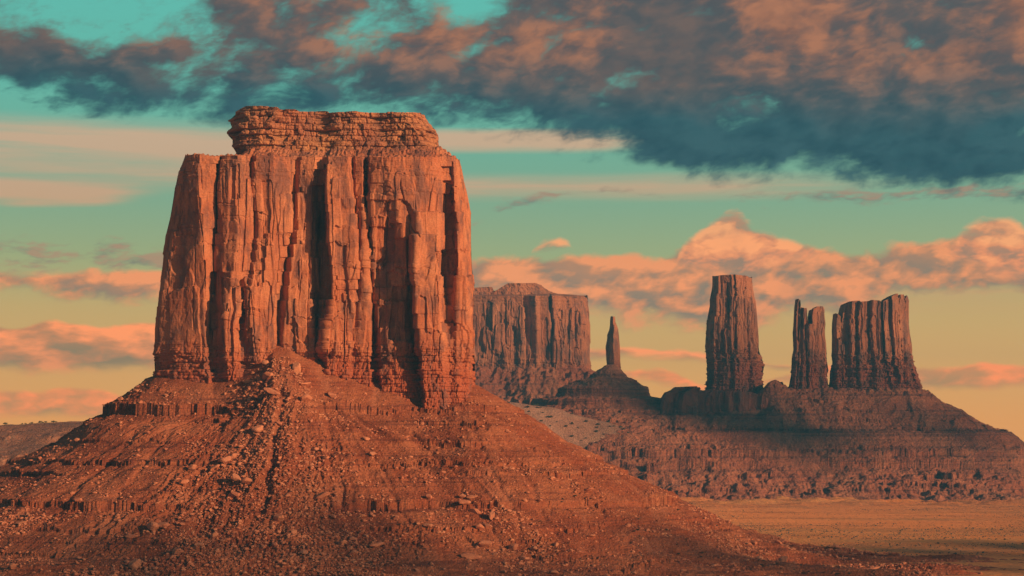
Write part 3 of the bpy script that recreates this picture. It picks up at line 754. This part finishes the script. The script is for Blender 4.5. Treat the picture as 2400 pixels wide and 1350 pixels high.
# the plain to the horizon
def h_ground(x, y):
    r = np.hypot(x, y)
    return -15 + fbm(x / 400, y / 400, 0, 4, 701) * 2.2 + fbm(x / 60, y / 60, 0, 3, 702) * 0.6 + np.clip(fbm(x / 130, y / 70, 0, 4, 703, 0.6) + 0.1, 0, 1) * 15 * ss(y + 180 * fbm(x / 500, 0.5, 0, 2, 704), 3750, 4250) * (1 - ss(y, 5000, 5400))
az = np.concatenate([np.linspace(-180, -28, 40)[:-1], np.linspace(-28, 28, 560), np.linspace(28, 180, 40)[1:]])
rr_ = np.concatenate([[5], np.geomspace(60, 1500, 30), np.geomspace(1530, 5200, 520), np.geomspace(5300, 11000, 30)])
A, Rr = np.meshgrid(np.radians(az), rr_)
gx, gy = Rr * np.sin(A), Rr * np.cos(A)
o = mesh_obj('ground', np.stack([gx, gy, h_ground(gx, gy)], -1).reshape(-1, 3), grid_q(len(rr_), len(az)), M_ground); tag(o, kind='structure')

# ---------------- far formations
def auto_knots(px0, px1, rows, n, base, amp, seed, edge=90.0, wob=5.0):
    """random pillars and clefts between two outlines"""
    rg = np.random.RandomState(seed)
    gp = np.cumsum(rg.lognormal(0, 0.7, n + 1)); gp = gp[:-1] / gp[-1] * 0.9 + 0.05
    us = np.sort(np.concatenate([[0, 0.03, 0.97, 1.0], gp]))
    out = []
    for i, uu in enumerate(us):
        w = rg.uniform(-wob, wob, len(rows)) if 0.02 < uu < 0.98 else np.zeros(len(rows))
        w = np.cumsum(w) * 0.4
        e = (1 - (2 * uu - 1) ** 2) ** 0.5
        dd = rg.uniform(-amp, amp * 0.4) if i % 2 else rg.uniform(-0.2 * amp, amp)
        if uu < 0.01 or uu > 0.99: dd = 0
        fade = np.linspace(0.8, 1.0, len(rows)); fade[-1] = 0.4
        out.append((list(px0 + (px1 - px0) * uu + w), list(-base * (1 - e) - edge * (uu in (0, 1.0)) * 0.15 + dd * fade)))
    # keep order
    a = np.array([k[0] for k in out]); a = np.maximum.accumulate(a + np.arange(len(out))[:, None] * 1e-3, axis=0)
    return [(list(a[i]), out[i][1]) for i in range(len(out))]

# flat-topped mesa
mesa = thing('flat_topped_mesa', 'hazy wide flat-topped mesa just right of the huge butte, behind the thin spire', 'mesa', (0, 5800, 0))
mr = [690, 760, 860]
formation('cliff_wall', M_far, 5700.0, [(660, 1010), (900, 1000)], [(690, 1376), (700, 1376), (730, 1380), (760, 1384), (800, 1385), (860, 1385), (930, 1400)], mr,
          auto_knots(1010, 1384, mr, 22, 60, 22, 12), [(1000, 694), (1112, 694), (1300, 693), (1340, 697), (1376, 702)], [(900, 900), (1500, 900)],
          300.0, 700, 240, far_disp(cliff_disp(1.0, 1.8, 375, 545, 801, 0.7), 70, 5, 5, 6, 24), mesa, stair=20.0, rise=lambda f, T_: 14 * ss(f, 0, 0.3))
formation('cap_rock', M_far, 5760.0, [(655, 1060), (900, 1030)], [(655, 1254), (664, 1262), (680, 1285), (694, 1320), (705, 1342)], [655, 705],
          [([1060, 1060], [-80, -80]), ([1075, 1075], [-30, -10]), ([1155, 1155], [-30, -5]), ([1230, 1240], [-30, -5]), ([1255, 1320], [-50, -30]), ([1262, 1342], [-90, -90])],
          [(1040, 668), (1112, 674), (1153, 672), (1158, 682), (1164, 680), (1190, 664), (1256, 663), (1300, 690), (1340, 698)], [(1000, 703), (1400, 703)],
          160.0, 300, 60, cliff_disp(0.8, 1.5, 900, 900, 811), mesa, stair=None)
MP = [(-100, 372), (0, 362), (60, 325), (130, 285), (220, 240), (320, 190), (500, 100), (700, 0)]
def h_mesa(x, y):
    rho = sdbox(x, y, -5, 5880, 250, 160, 60)
    h = interp(rho + 20 * fbm(x / 90, y / 90, 0, 3, 820), MP)
    return h - np.abs(fbm(x / 40, y / 90, 0, 3, 821)) * 16 + fbm(x / 14, y / 14, 0, 4, 822) * 5 + 14 * np.exp(-(x - 60) ** 2 / 3000)
fan('talus_slope', M_farhill, 1000, 1560, 420, 5300, 5800, 260, h_mesa, mesa)

# thin spire on a stepped cone
spire = thing('rock_spire', 'thin finger-like rock spire on top of a dark stepped cone', 'rock spire', (270, 4960, 0))
sr = [742, 780, 830, 880]
formation('needle', M_far, 4960.0, [(735, 1434), (742, 1431), (752, 1430), (766, 1429), (772, 1428), (784, 1423), (800, 1422), (812, 1419), (830, 1420), (845, 1421), (880, 1424)],
          [(735, 1439), (744, 1442), (760, 1443), (764, 1446), (772, 1449), (790, 1450), (812, 1452), (830, 1453), (880, 1456)], sr,
          [([1430, 1425, 1420, 1422], [-12] * 4), ([1433, 1431, 1429, 1430], [-3, -3, -2, -2]), ([1437, 1438, 1438, 1439], [2, 4, 4, 4]), ([1441, 1446, 1448, 1450], [-4, -4, -4, -4]), ([1443, 1449, 1452, 1455], [-12] * 4)],
          [(1428, 744), (1433, 741), (1440, 742), (1444, 746)], [(1400, 880), (1500, 880)], 14.0, 110, 130, cliff_disp(0.32, 1.2, 350, 900, 831, 0.8), spire, stair=9.0)
SP = [(0, 336), (14, 333), (26, 318), (42, 300), (62, 292), (92, 272), (98, 250), (135, 243), (141, 226), (220, 190), (300, 150), (340, 130), (420, 80), (600, -22)]
def h_spire(x, y):
    dx = x - 270; dy = y - 4960
    rho = np.hypot(np.where(dx < 0, dx * 0.62, dx), dy * 0.85)
    h = interp(rho * 1.02 + 5 * fbm(x / 45, y / 45, 0, 3, 840) * ss(rho, 0, 60), SP) - 5
    h = ledge(h, h + fbm(x / 10, y / 10, 0, 3, 843) * 4, [(300, 4), (285, 5), (262, 9), (228, 6), (205, 6), (180, 6)], 0.9, 7)
    return h + fbm(x / 12, y / 12, 0, 3, 841) * 2.0 - np.abs(fbm(x / 26, y / 26, 0, 2, 842)) * 5 * ss(rho, 20, 80)
fan('stepped_base', M_farhill, 1130, 1680, 520, 4620, 5040, 380, h_spire, spire)

# three formations on the terraced hill
tower = thing('rock_tower', 'tall single blocky rock tower, tallest of the far formations, with a domed top', 'rock tower', (560, 4900, 200))
tr = [645, 720, 800, 900]
formation('cliff_wall', M_far, 4860.0, [(640, 1672), (648, 1670), (690, 1669), (696, 1664), (735, 1663), (750, 1657), (775, 1655), (830, 1656), (890, 1656), (960, 1640)],
          [(640, 1755), (652, 1762), (665, 1763), (690, 1767), (715, 1771), (740, 1773), (775, 1776), (830, 1778), (850, 1783), (890, 1785), (960, 1800)], tr,
          auto_knots(1660, 1772, tr, 11, 58, 11, 23, wob=3.0), [(1668, 650), (1690, 645), (1720, 643), (1745, 646), (1764, 653)], [(1500, 950), (1900, 950)],
          90.0, 420, 420, far_disp(cliff_disp(0.8, 1.3, 372, 545, 851, 1.7, 1.4), 60, 6, 3.5), tower, stair=16.0, rise=lambda f, T_: 4 * ss(f, 0, 0.5))
twin = thing('twin_spire_rock', 'narrow rock with two notched prongs standing between the tall tower and the wide castle-like rock', 'rock spire', (760, 4900, 200))
wr = [700, 760, 820, 910]
formation('cliff_wall', M_far, 4860.0, [(695, 1866), (705, 1864), (720, 1862), (745, 1861), (770, 1860), (820, 1859), (850, 1859), (875, 1855), (905, 1853), (960, 1845)],
          [(695, 1930), (720, 1931), (740, 1934), (758, 1936), (762, 1935), (770, 1934), (820, 1937), (860, 1938), (905, 1941), (960, 1950)], wr,
          auto_knots(1862, 1935, wr, 8, 22, 8, 33, wob=1.5),
          [(1862, 716), (1865, 702), (1869, 700), (1873, 702), (1876, 718), (1879, 721), (1890, 722), (1892, 735), (1893.5, 758), (1903, 760), (1904, 738), (1906, 723), (1912, 721), (1914, 718), (1928, 718), (1932, 724), (1936, 740)],
          [(1500, 955), (2000, 955)], 45.0, 460, 360, far_disp(cliff_disp(0.55, 1.2, 360, 900, 861, 1.8), 36, 7, 2.6, 3, 10), twin, stair=12.0, ntop=8)
comb_ = thing('castle_rock', 'wide castle-like rock with a ragged comb of pinnacles, rightmost of the far formations', 'butte', (960, 4900, 200))
cr = [690, 760, 830, 930]
formation('cliff_wall', M_far, 4860.0, [(685, 1955), (735, 1952), (745, 1949), (765, 1947), (800, 1949), (850, 1949), (880, 1947), (900, 1944), (960, 1935)],
          [(685, 2124), (695, 2126), (705, 2129), (712, 2128), (740, 2129), (775, 2132), (790, 2134), (830, 2137), (848, 2142), (870, 2149), (890, 2155), (915, 2162), (990, 2185)], cr,
          auto_knots(1950, 2132, cr, 15, 44, 13, 47, wob=4.0),
          [(1948, 748), (1952, 738), (1957, 734), (1964, 735), (1968, 742), (1970, 756), (1973, 757), (1976, 740), (1982, 722), (1986, 708), (1990, 706), (2012, 704), (2016, 707), (2040, 705), (2045, 703), (2062, 704), (2066, 708), (2078, 704), (2088, 698), (2094, 692), (2100, 688), (2106, 688), (2108, 703), (2111, 703), (2113, 690), (2119, 690), (2121, 700), (2124, 692), (2130, 698)],
          [(1800, 985), (2300, 985)], 90.0, 760, 380, far_disp(cliff_disp(0.75, 1.3, 356, 900, 871, 1.8), 90, 8, 3.2), comb_, stair=15.0, ntop=8)
# low cliff bench at the left end of the hill
bench = thing('rock_bench', 'low fluted cliff tier at the foot of the tall tower, next to the dark cone', 'rock outcrop', (430, 4800, 150))
br = [905, 940, 1000]
formation('cliff_wall', M_far, 4800.0, [(895, 1582), (912, 1578), (920, 1556), (930, 1550), (975, 1543), (1010, 1536)], [(895, 1800), (1010, 1810)], br,
          auto_knots(1560, 1800, br, 20, 8, 13, 53, wob=2.0), [(1545, 926), (1556, 922), (1575, 917), (1583, 907), (1634, 905), (1640, 914), (1650, 915), (1664, 912), (1700, 916), (1760, 918), (1800, 934)], [(1500, 1005), (1900, 1005)],
          60.0, 460, 150, far_disp(cliff_disp(0.7, 1.1, 200, 900, 881, 1.2), 40, 9, 4), bench, stair=None, ntop=8)

# ------------------------------------------------------------------ fallen rock
def ico(sub):
    import bmesh
    bm = bmesh.new(); bmesh.ops.create_icosphere(bm, subdivisions=sub, radius=1.0)
    V = np.array([v.co[:] for v in bm.verts]); T = np.array([[v.index for v in f.verts] for f in bm.faces]); bm.free()
    return V, T
def rock_shape(V, seed, flat=0.7, nplane=14, rough=0.05):
    rg = np.random.RandomState(seed)
    n = rg.normal(size=(nplane, 3)); n /= np.linalg.norm(n, axis=1, keepdims=True)
    dd = rg.uniform(0.62, 1.0, nplane)
    dot = V @ n.T
    r = np.min(np.where(dot > 0.05, dd / np.maximum(dot, 0.05), 9), axis=1)
    r = np.minimum(r, 1.25)
    r = r * (1 + rough * fbm(V[:, 0] * 2 + seed, V[:, 1] * 2, V[:, 2] * 2, 2, seed))
    W = V * r[:, None] * np.array([1.0 + rg.uniform(-0.1, 0.3), 0.9, flat + rg.uniform(-0.12, 0.15)])
    return W
ICO3, ICO2, ICO1 = ico(4), ico(3), ico(1)
def ray_hit(px, py, hf=h_talus, y0=1600, y1=2330):
    yy = np.arange(y0, y1, 1.0); xx = (px - 1200) / F * yy; zz = ZC + (HZ - py) / F * yy
    g = hf(xx, yy); k = np.argmax(g > zz)
    return (xx[k], yy[k], g[k]) if g[k] > zz[k] else None
rgen = np.random.RandomState(5)
boulder_mesh = []
for k in range(10):
    W = rock_shape(ICO2[0], 900 + k, [0.7, 0.6, 0.85, 0.75][k % 4])
    ob = mesh_obj('boulder', W, ICO2[1], M_boulder, smooth=False)
    boulder_mesh.append(ob.data); bpy.data.objects.remove(ob)
def boulder(x, y, z, r, k, label, group='boulders on the rubble slope', stretch=(1, 1, 1), rot=None, sink=0.25):
    o = bpy.data.objects.new('boulder', boulder_mesh[k % len(boulder_mesh)])
    sc.collection.objects.link(o)
    o.location = (x, y, z + r * stretch[2] * (0.7 - sink))
    o.scale = (r * stretch[0], r * stretch[1], r * stretch[2])
    o.rotation_euler = rot if rot else (rgen.uniform(-0.3, 0.3), rgen.uniform(-0.3, 0.3), rgen.uniform(0, 6.28))
    tag(o, label, 'boulder', group)
    return o
NB = [  # px, py, width px, vertical stretch, label
 (357, 1237, 32, .85, 'big pale wedge-shaped boulder, left one of the close pair low on the left slope'),
 (381, 1231, 23, 1.1, 'upright pale boulder, right one of the close pair low on the left slope'),
 (418, 1292, 29, .7, 'low wide boulder lying below the close pair of pale boulders'),
 (318, 1322, 24, 1.3, 'bright tilted slab near the bottom edge under the left slope'),
 (467, 1277, 24, .7, 'flat-topped boulder right of the low wide one below the pair'),
 (309, 1257, 20, 1.0, 'squarish boulder just left of and below the close pale pair'),
 (185, 1171, 20, .7, 'lone pale boulder resting on top of the lower left ledge'),
 (552, 1160, 26, .7, 'large rounded boulder at the lower end of the left rubble band'),
 (578, 1129, 22, .8, 'flat slab just above the rounded boulder in the left rubble band'),
 (555, 1121, 24, 1.0, 'leaning block beside the flat slab in the left rubble band'),
 (450, 1097, 22, .8, 'pale slab at the left tip of the rubble band'),
 (503, 1096, 20, .8, 'dark rounded boulder at the upper left of the rubble band'),
 (430, 1131, 22, .6, 'long thin slab at the lower left tip of the rubble band'),
 (605, 1006, 22, .9, 'cube-like boulder halfway up the rubble below the cliff'),
 (655, 995, 17, .8, 'pale boulder right beside the dark gully in the central rubble'),
 (637, 918, 26, 1.0, 'large pyramid-shaped boulder high on the central rubble cone'),
 (697, 862, 20, 2.0, 'tall leaning slab standing near the top of the rubble cone'),
 (630, 880, 24, .9, 'stubby boulder just below the apex of the rubble cone'),
 (717, 933, 26, .8, 'broad pale boulder right of centre on the upper rubble cone'),
 (778, 927, 22, .8, 'light block on the right flank of the upper rubble cone'),
 (180, 1032, 15, .8, 'pale oval boulder alone on the dark left slope'),
 (319, 918, 12, 1.2, 'small knob of rock on the left skyline under the cliff foot'),
 (503, 1253, 20, .7, 'low boulder on the lower left slope near the small cone'),
 (755, 1162, 36, .5, 'wide pale slab in the middle of the central rubble'),
 (1137, 1274, 34, .7, 'broad egg-shaped boulder just above the round one at bottom centre right'),
 (1104, 1304, 32, 1.0, 'big round-topped boulder near the bottom, right of centre'),
 (1154, 1208, 14, 2.2, 'bright upright slab in front of the right-hand ledge cliff'),
 (1117, 1201, 24, .7, 'flat boulder just left of the bright upright slab'),
 (1124, 1236, 17, .9, 'left one of two blocks below the bright upright slab'),
 (1144, 1232, 17, .8, 'right one of two blocks below the bright upright slab'),
 (1202, 1284, 26, .8, 'jumbled blocky boulder right of the egg-shaped boulder'),
 (1002, 1237, 18, .8, 'single pale boulder in the lower central right slope'),
 (804, 1272, 22, .8, 'broad boulder at the foot of the central rubble'),
 (859, 1029, 14, .8, 'small pale slab halfway down the right side of the rubble cone'),
 (1085, 1164, 17, 1.0, 'left one of the two blocks above the right-hand ledge'),
 (1106, 1165, 17, 1.0, 'right one of the two blocks above the right-hand ledge'),
 (1007, 1164, 17, .8, 'pale block left of the boulder pile on the right slope'),
 (1190, 1012, 15, .6, 'dark flat rock alone on the smooth right slope'),
 (1299, 1341, 22, .6, 'flat pale boulder at the bottom edge under the right slope'),
 (978, 1336, 13, .8, 'small round boulder at the bottom edge near the centre'),
]
for i, (px_, py_, w_, st_, lb_) in enumerate(NB):
    hit = ray_hit(px_, py_ + w_ * 0.25 * st_)
    if hit is None: continue
    x_, y_, z_ = hit
    r_ = w_ * 0.5 * y_ / F * 1.05
    boulder(x_, y_, z_, r_, i, lb_, None if False else 'large boulders on the rubble slope', (1, 0.9, st_), (rgen.uniform(-0.15, 0.15), rgen.uniform(-0.35, 0.35), rgen.uniform(-0.4, 0.4)))
# scattered rock: the larger ones as objects, the rest as rubble
def dens(x, y):
    px = x / y * F + 1200
    rho = sdbox(x, y, -247, 2292, 196, 92, 90)
    g = np.exp(-((px - (655 - 0.12 * rho)) / (60 + rho * 0.62)) ** 2)
    d = 0.10 + 0.9 * ss(g + 0.55 * fbm(x / 45, y / 45, 0, 3, 951), 0.15, 0.8)
    d = d + 0.8 * ss(fbm(x / 70, y / 50, 0, 3, 953), 0.15, 0.5) * ss(rho, 180, 300)
    return np.clip(d, 0, 1) * (rho > 3) * (px > -60) * (px < 2300)
def scatter(n, seed):
    rg = np.random.RandomState(seed)
    y = rg.uniform(1640, 2250, n * 8); px = rg.uniform(-60, 2300, n * 8); x = (px - 1200) / F * y
    k = rg.uniform(0, 1, n * 8) < dens(x, y)
    x, y = x[k][:n], y[k][:n]
    return x, y, h_talus(x, y)
xs, ys, zs = scatter(250, 31)
AREAS = [(560, 'rough red boulder among the scattered rocks of the left slope'), (800, 'rough red boulder in the thick rubble straight below the cliff'),
         (1250, 'rough red boulder among the scattered rocks right of the rubble cone'), (9999, 'rough red boulder near the foot of the far right slope')]
for i in range(len(xs)):
    pxi = xs[i] / ys[i] * F + 1200
    lb_, gr_ = next((l, g_) for (m, l), g_ in zip(AREAS, ('left slope boulders', 'central rubble boulders', 'right slope boulders', 'far right slope boulders')) if pxi < m)
    boulder(xs[i], ys[i], zs[i], float(np.clip(rgen.lognormal(1.0, 0.38), 1.8, 6.0)), i * 7, lb_, gr_, (1, rgen.uniform(0.7, 1.0), rgen.uniform(0.6, 1.0)))
def rubble(name, n, seed, rmed, rsig, rmin, rmax, mat):
    x, y, z = scatter(n, seed); n = len(x)
    rg = np.random.RandomState(seed + 1)
    V0 = [rock_shape(ICO1[0], 600 + k, 0.7, 8, 0.0) for k in range(16)]
    r = np.clip(rg.lognormal(math.log(rmed), rsig, n), rmin, rmax)
    a = rg.uniform(0, 6.28, n); k = rg.randint(0, 16, n)
    B = np.array(V0)[k]                                    # n x 42 x 3
    ca, sa = np.cos(a)[:, None], np.sin(a)[:, None]
    st = rg.uniform(0.7, 1.3, (n, 1))
    X = (B[..., 0] * ca - B[..., 1] * sa) * r[:, None] * st; Y = (B[..., 0] * sa + B[..., 1] * ca) * r[:, None]; Z = B[..., 2] * r[:, None]
    P = np.stack([X + x[:, None], Y + y[:, None], Z + (z + r * 0.3)[:, None]], -1).reshape(-1, 3)
    T = (ICO1[1][None] + (np.arange(n) * len(ICO1[0]))[:, None, None]).reshape(-1, 3)
    o = mesh_obj(name, P, T, mat, smooth=False)
    return o
o = rubble('rubble', 30000, 41, 0.85, 0.5, 0.35, 2.4, M_boulder); tag(o, 'loose red rubble strewn down the slopes of the butte', kind='stuff')

# ------------------------------------------------------------------ desert shrubs
M_shrub = bpy.data.materials.new('shrub_leaves'); M_shrub.use_nodes = True
_b = M_shrub.node_tree.nodes['Principled BSDF']; _b.inputs['Base Color'].default_value = (0.075, 0.075, 0.04, 1); _b.inputs['Roughness'].default_value = 0.9
def shrub_mesh(seed):
    rg = np.random.RandomState(seed)
    P = []; T = []
    # leaf clumps in a rounded crown
    for i in range(260):
        u = rg.normal(size=3); u /= np.linalg.norm(u); u[2] = abs(u[2])
        c = u * rg.uniform(0.35, 1.0) * np.array([1, 1, 0.75]) * (1 + 0.25 * math.sin(3 * math.atan2(u[1], u[0]) + seed)) + np.array([0, 0, 0.35])
        a = rg.normal(size=3); b = rg.normal(size=3); a *= 0.16 / np.linalg.norm(a); b *= 0.13 / np.linalg.norm(b)
        k = len(P); P += [c - a, c + b, c + a, c - b]; T.append((k, k + 1, k + 2, k + 3))
    # stems
    for i in range(5):
        an = i * 1.3 + seed; e = np.array([math.cos(an) * 0.5, math.sin(an) * 0.5, 0.8])
        for q in range(3):
            w0 = np.array([math.cos(q * 2.1), math.sin(q * 2.1), 0]) * 0.06; w1 = np.array([math.cos((q + 1) * 2.1), math.sin((q + 1) * 2.1), 0]) * 0.06
            k = len(P); P += [w0 - np.array([0, 0, .3]), w1 - np.array([0, 0, .3]), w1 * 0.4 + e, w0 * 0.4 + e]; T.append((k, k + 1, k + 2, k + 3))
    ob = mesh_obj('shrub', np.array(P), np.array(T), M_shrub, smooth=False)
    me = ob.data; bpy.data.objects.remove(ob)
    return me
SH = [shrub_mesh(k) for k in range(4)]
def shrub(x, y, z, r, k, label, group, name='desert_shrub'):
    o = bpy.data.objects.new(name, SH[k % 4]); sc.collection.objects.link(o)
    o.location = (x, y, z); o.scale = (r, r, r * 0.95); o.rotation_euler = (0, 0, k * 1.7)
    tag(o, label, 'shrub', group)
SKY = [(12, 7, 'roundish dark shrub at the very left of the mesa skyline'), (52, 4, 'tiny shrub second from the left on the mesa skyline'), (60, 4, 'tiny shrub just right of the second one on the mesa skyline'),
       (70, 3.5, 'small low shrub before the pair of larger ones on the mesa skyline'), (75, 4.5, 'wider low shrub left of the tallest one on the mesa skyline'),
       (94, 7, 'tallest shrub of the mesa skyline'), (100, 4, 'small shrub tucked right of the tallest one'), (107, 5.5, 'spreading shrub between the tallest one and the last pair'),
       (125, 6.5, 'dark rounded shrub, larger one of the last pair on the mesa skyline'), (131, 4, 'smaller one of the last pair on the mesa skyline')]
for i, (p_, r_, lb_) in enumerate(SKY):
    yy = np.arange(3400, 3800, 4.0); xx = (p_ - 1200) / F * yy
    zz = h_left(xx, yy); el = (zz - ZC) / yy; k = int(np.argmax(el))
    shrub(xx[k], yy[k], zz[k] - 0.3, r_ * 0.5 * yy[k] / F * 1.5, i, lb_, 'shrubs along the mesa skyline')
rg = np.random.RandomState(77)
for i in range(60):
    x_, y_ = rg.uniform(-30, 300), rg.uniform(4570, 4700)
    shrub(x_, y_, float(h_dune(np.array([x_]), np.array([y_]))[0]), rg.uniform(2.2, 5.5), i, 'dark shrub dotted over the pale sandy hill below the spire', 'shrubs on the sandy hill')
def scrub(n, seed):
    g = np.random.RandomState(seed)
    y = g.uniform(2300, 4350, n * 3); px = g.uniform(1150, 2700, n * 3); x = (px - 1200) / F * y
    k = fbm(x / 200, y / 120, 0, 3, 960) + g.uniform(-0.5, 0.5, n * 3) > 0.45 * ss(y, 2900, 3100) * (1 - ss(px, 2000, 2500))
    x, y = x[k][:n], y[k][:n]; n = len(x); z = h_ground(x, y)
    V0, T0 = ICO1
    r = np.clip(g.lognormal(-0.35, 0.4, n), 0.4, 2.0)
    B = V0[None] * (1 + 0.25 * g.uniform(-1, 1, (n, len(V0), 1))) * r[:, None, None] * np.array([1, 1, .7])
    P = (B + np.stack([x, y, z + r * 0.3], -1)[:, None, :]).reshape(-1, 3)
    T = (T0[None] + (np.arange(n) * len(V0))[:, None, None]).reshape(-1, 3)
    return mesh_obj('scrub', P, T, M_shrub, smooth=False)
o = scrub(7000, 71); tag(o, 'low grey-green scrub covering the plain', kind='stuff')

# dry golden grass in the sunlit part of the plain
M_grass = bpy.data.materials.new('dry_grass'); M_grass.use_nodes = True
_b = M_grass.node_tree.nodes['Principled BSDF']; _b.inputs['Base Color'].default_value = (0.82, 0.34, 0.11, 1); _b.inputs['Roughness'].default_value = 0.9
def grass(n, seed):
    g = np.random.RandomState(seed)
    y = g.uniform(2500, 4420, n * 4); px = g.uniform(1450, 2760, n * 4); x = (px - 1200) / F * y
    row = HZ + 145 / y * F
    w = ss(row, 1165, 1180) * (1 - ss(row, 1225, 1250)) * (1 - 0.75 * ss(px, 2050, 2500)) + 0.22
    k = g.uniform(0, 1, n * 4) < w * np.clip(0.55 + 0.9 * fbm(x / 260, y / 46, 0, 4, 977), 0, 1)
    x, y = x[k][:n], y[k][:n]; n = len(x); z = h_ground(x, y) - 0.05
    P = []; r = g.uniform(0.6, 1.6, n); h = g.uniform(0.25, 0.7, n); a = g.uniform(0, 3.14, n)
    for q in (0, 1.57):
        cx, sx = np.cos(a + q) * r, np.sin(a + q) * r
        P.append(np.stack([np.stack([x - cx, y - sx, z], -1), np.stack([x + cx, y + sx, z], -1), np.stack([x + cx * 0.7, y + sx * 0.7, z + h], -1), np.stack([x - cx * 0.8, y - sx * 0.8, z + h * 0.8], -1)], 1))
    P = np.concatenate(P).reshape(-1, 3)
    return mesh_obj('grass', P, np.arange(len(P)).reshape(-1, 4), M_grass, smooth=False)
o = grass(85000, 91); tag(o, 'dry golden grass on the sunlit plain', kind='stuff')
rg = np.random.RandomState(57)
for i in range(46):
    p_ = rg.uniform(1250, 2050); q_ = rg.uniform(max(1120, 1190 + (p_ - 1600) * 0.45), 1345)
    hit = ray_hit(p_, q_)
    if hit is not None and hit[1] < 2300:
        shrub(hit[0], hit[1], hit[2], rg.uniform(0.9, 1.9), i, 'low dark shrub among the stones of the lower right slope', 'shrubs on the lower right slope')

# ------------------------------------------------------------------ unseen clouds behind the camera, added sunwards to shade parts of the valley
M_shade_cloud = bpy.data.materials.new('shade_cloud_white'); M_shade_cloud.use_nodes = True
_b = M_shade_cloud.node_tree.nodes['Principled BSDF']; _b.inputs['Base Color'].default_value = (0.8, 0.8, 0.8, 1); _b.inputs['Roughness'].default_value = 1.0
HV = Vector((math.cos(SUN_AZ), math.sin(SUN_AZ), 0)); UV_ = sdir.cross(HV) * -1 if (sdir.cross(HV)).z < 0 else sdir.cross(HV)
def shade_cloud(h0, h1, e0, e1, n, rmin, rmax, seed, dist=9500.0):
    g = np.random.RandomState(seed); V0, T0 = ICO3 if False else ICO2
    Ps = []; Ts = []
    for i in range(n):
        r = g.uniform(rmin, rmax)
        hh = g.uniform(h0, h1); ee = g.uniform(e0, e1)
        c = HV * hh + UV_ * ee + sdir * (dist + g.uniform(-300, 300))
        W = V0 * (1 + 0.25 * fbm(V0[:, 0] * 1.5 + i, V0[:, 1] * 1.5, V0[:, 2] * 1.5, 3, seed + i))[:, None] * np.array([1.4, 1.4, 0.6]) * r
        Ts.append(T0 + len(V0) * i); Ps.append(W + np.array(c[:]))
    o = mesh_obj('shade_cloud', np.concatenate(Ps), np.concatenate(Ts), M_shade_cloud); tag(o, kind='structure')
SHADE_CLOUDS = [(4260, 4440, 540, 985, 30, 16, 34, 1, 16000.0), (4060, 4255, 620, 1018, 260, 16, 30, 7, 16000.0), (4440, 4800, 500, 880, 42, 16, 34, 2, 16000.0), (4260, 4800, 900, 1230, 34, 14, 26, 8, 16000.0), (1900, 2560, 110, 285, 60, 16, 34, 3), (1050, 1480, 260, 400, 44, 12, 26, 4), (1480, 1850, 130, 300, 44, 12, 26, 5)]
for c_ in SHADE_CLOUDS: shade_cloud(*c_)

# ------------------------------------------------------------------ haze
hm = bpy.data.materials.new('haze'); hm.use_nodes = True
ht = hm.node_tree; ht.nodes.clear()
ho = ht.nodes.new('ShaderNodeOutputMaterial'); hv = ht.nodes.new('ShaderNodeVolumePrincipled')
hv.inputs['Color'].default_value = (0.10, 0.58, 0.84, 1)
hv.inputs['Density'].default_value = 5.4e-5
hv.inputs['Anisotropy'].default_value = 0.2
ht.links.new(hv.outputs[0], ho.inputs['Volume'])
hx, hy0, hy1, hz0, hz1 = 11200, -11200, 11200, -60, 640
V = np.array([(-hx, hy0, hz0), (hx, hy0, hz0), (hx, hy1, hz0), (-hx, hy1, hz0), (-hx, hy0, hz1), (hx, hy0, hz1), (hx, hy1, hz1), (-hx, hy1, hz1)])
Q = np.array([(0, 3, 2, 1), (4, 5, 6, 7), (0, 1, 5, 4), (1, 2, 6, 5), (2, 3, 7, 6), (3, 0, 4, 7)])
o = mesh_obj('haze', V, Q, hm, smooth=False); tag(o, 'thin blue air over the whole valley', kind='stuff')
